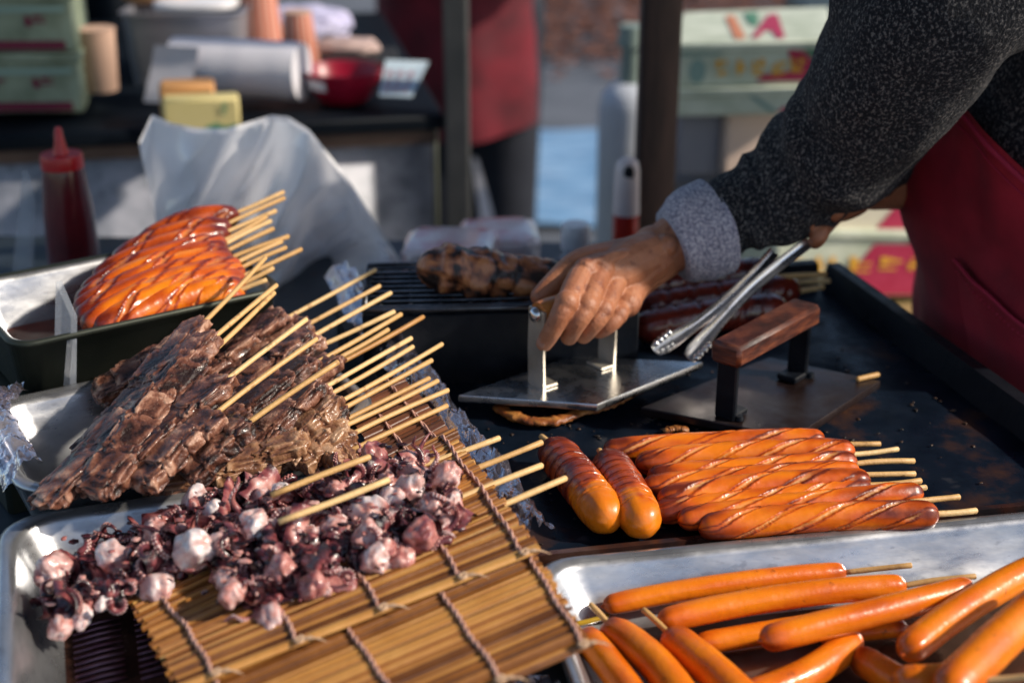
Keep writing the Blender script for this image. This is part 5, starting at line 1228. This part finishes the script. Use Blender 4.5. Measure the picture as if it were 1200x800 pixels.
# ================================================================== ground
m = MB(); m.grid(lambda u, v: V((lerp(-40, 40, u), lerp(-20, 80, v), -.88)), 40, 40); g = build('ground', m, ASPHALT); tag(g, kind='structure')
a, b = P(380, 47, -.876), P(520, 36, -.876); d = (b - a).normalized(); s_ = V((-d.y, d.x, 0)); m = MB(); a2, b2 = a - d * 3, b + d * .35; m.add([a2, b2, b2 + s_ * .16, a2 + s_ * .16], [(0, 1, 2, 3)])
tag(build('road_line', m, LINEPAINT), 'worn white line painted on the asphalt', 'road marking', kind='structure')
q = [P(600, 268, -.874), P(820, 268, -.874), P(800, 154, -.874), P(606, 156, -.874)]
m = MB(); m.grid(lambda u, v: q[0].lerp(q[1], u).lerp(q[3].lerp(q[2], u), v) + V((0, 0, .012 * (1 + nz((u * 3, v * 9, 0), 1)))), 30, 60)
tag(build('blue_tarp', m, BLUE, org=q[0]), 'wrinkled light blue sheet spread on the ground between counter and post', 'tarp')
m = MB(); rnd = random.Random(9)
for k in range(2600):
    x = rnd.uniform(.05, 1.6); y = rnd.uniform(6.6, 9.5) - rnd.random() ** 3 * .6; c = V((x, y, -.874 + rnd.uniform(0, .03))); a = rnd.uniform(0, 6.28); s2 = rnd.uniform(.025, .05); u_ = V((math.cos(a), math.sin(a), rnd.uniform(-.4, .4))) * s2; w_ = V((-math.sin(a), math.cos(a), rnd.uniform(-.4, .4))) * s2 * .55
    m.add([c - u_, c + w_, c + u_, c - w_], [(0, 1, 2, 3)])
tag(build('fallen_leaves', m, LEAVES), 'brown dry leaves scattered at the far edge of the asphalt', 'leaves', kind='stuff')
# dark curtain added as plain dark fill behind the far counter
cu0, cu1 = V((-1.30, 2.72, 0)), V((-.62, 2.80, 0))
m = MB(); m.grid(lambda u, v: cu0.lerp(cu1, u) + V((0, .03 * math.sin(u * 30), lerp(-.87, .62, v))), 60, 6)
tag(build('dark_backdrop', m, DARKTOP, org=(cu0 + cu1) / 2), 'dark backdrop sheet added behind the cartons on the neighbouring counter', 'backdrop')
m = MB(); cq = D(985, 20, 2.9)
tag(build('dark_crate', box((cq.x + .12, cq.y, cq.z - .42), (.42, .3, .9), bev=.01), M('dark_green_plastic', (.012, .02, .02), (.02, .035, .03), scale=10, rough=.5), auto=40, org=(cq.x, cq.y, -.88)), 'dark green bin standing behind the fruit cartons', 'bin')
# unseen canopy, added overhead to cut sky light and deepen shadows
t = thing('added_canopy', (0, .85, 1.16), 'unseen cloth awning added over the stall to deepen its shade', 'awning')
m = MB(); m.grid(lambda u, v: V((lerp(-1.25, 1.1, u), lerp(-.15, 1.75, v), 1.16 + .10 * math.sin(v * PI) - .03 * math.sin(u * PI))), 24, 20); build('added_canopy_cloth', m, M('added_awning_cloth', (.30, .35, .42), (.36, .41, .48), scale=6, rough=.9), t)
for x, y in ((-1.22, -.12), (1.07, -.12), (1.07, 1.72)): build('pole', box((x, y, .14), (.03, .03, 2.04), bev=.003), POLE, t, auto=40)
# ================================================================== light, camera
SUN_EL, SUN_AZ = math.radians(34), math.radians(80)        # azimuth measured from -y (camera side) toward +x
sd = V((math.sin(SUN_AZ) * math.cos(SUN_EL), -math.cos(SUN_AZ) * math.cos(SUN_EL), math.sin(SUN_EL)))
w = bpy.data.worlds.new('World'); S.world = w; w.use_nodes = True; nt = w.node_tree
sk = nt.nodes.new('ShaderNodeTexSky'); sk.sky_type = 'NISHITA'; sk.sun_disc = False; sk.sun_elevation = SUN_EL; sk.sun_rotation = math.atan2(sd.x, sd.y)
nt.links.new(sk.outputs[0], nt.nodes['Background'].inputs[0]); nt.nodes['Background'].inputs[1].default_value = .15
ld = bpy.data.lights.new('sun', 'SUN'); ld.energy = 4.8; ld.angle = math.radians(2.2); ld.color = (1, .89, .75)
lo = bpy.data.objects.new('sun', ld); COL.objects.link(lo); lo.rotation_euler = sd.to_track_quat('Z', 'Y').to_euler()
cd = bpy.data.cameras.new('camera'); cd.sensor_width = 36; cd.lens = 50.0; cd.clip_start = .02; cd.clip_end = 300
cd.dof.use_dof = True; cd.dof.focus_distance = 1.0; cd.dof.aperture_fstop = 4.0
co = bpy.data.objects.new('camera', cd); COL.objects.link(co); co.location = CAM; co.rotation_euler = (PI / 2 - PITCH, 0, 0); S.camera = co
S.view_settings.view_transform = 'Standard'; S.view_settings.look = 'None'; S.view_settings.exposure = 0; S.view_settings.gamma = 1
S.render.engine = 'CYCLES'; S.cycles.use_denoising = True; S.cycles.max_bounces = 8; S.cycles.transparent_max_bounces = 12
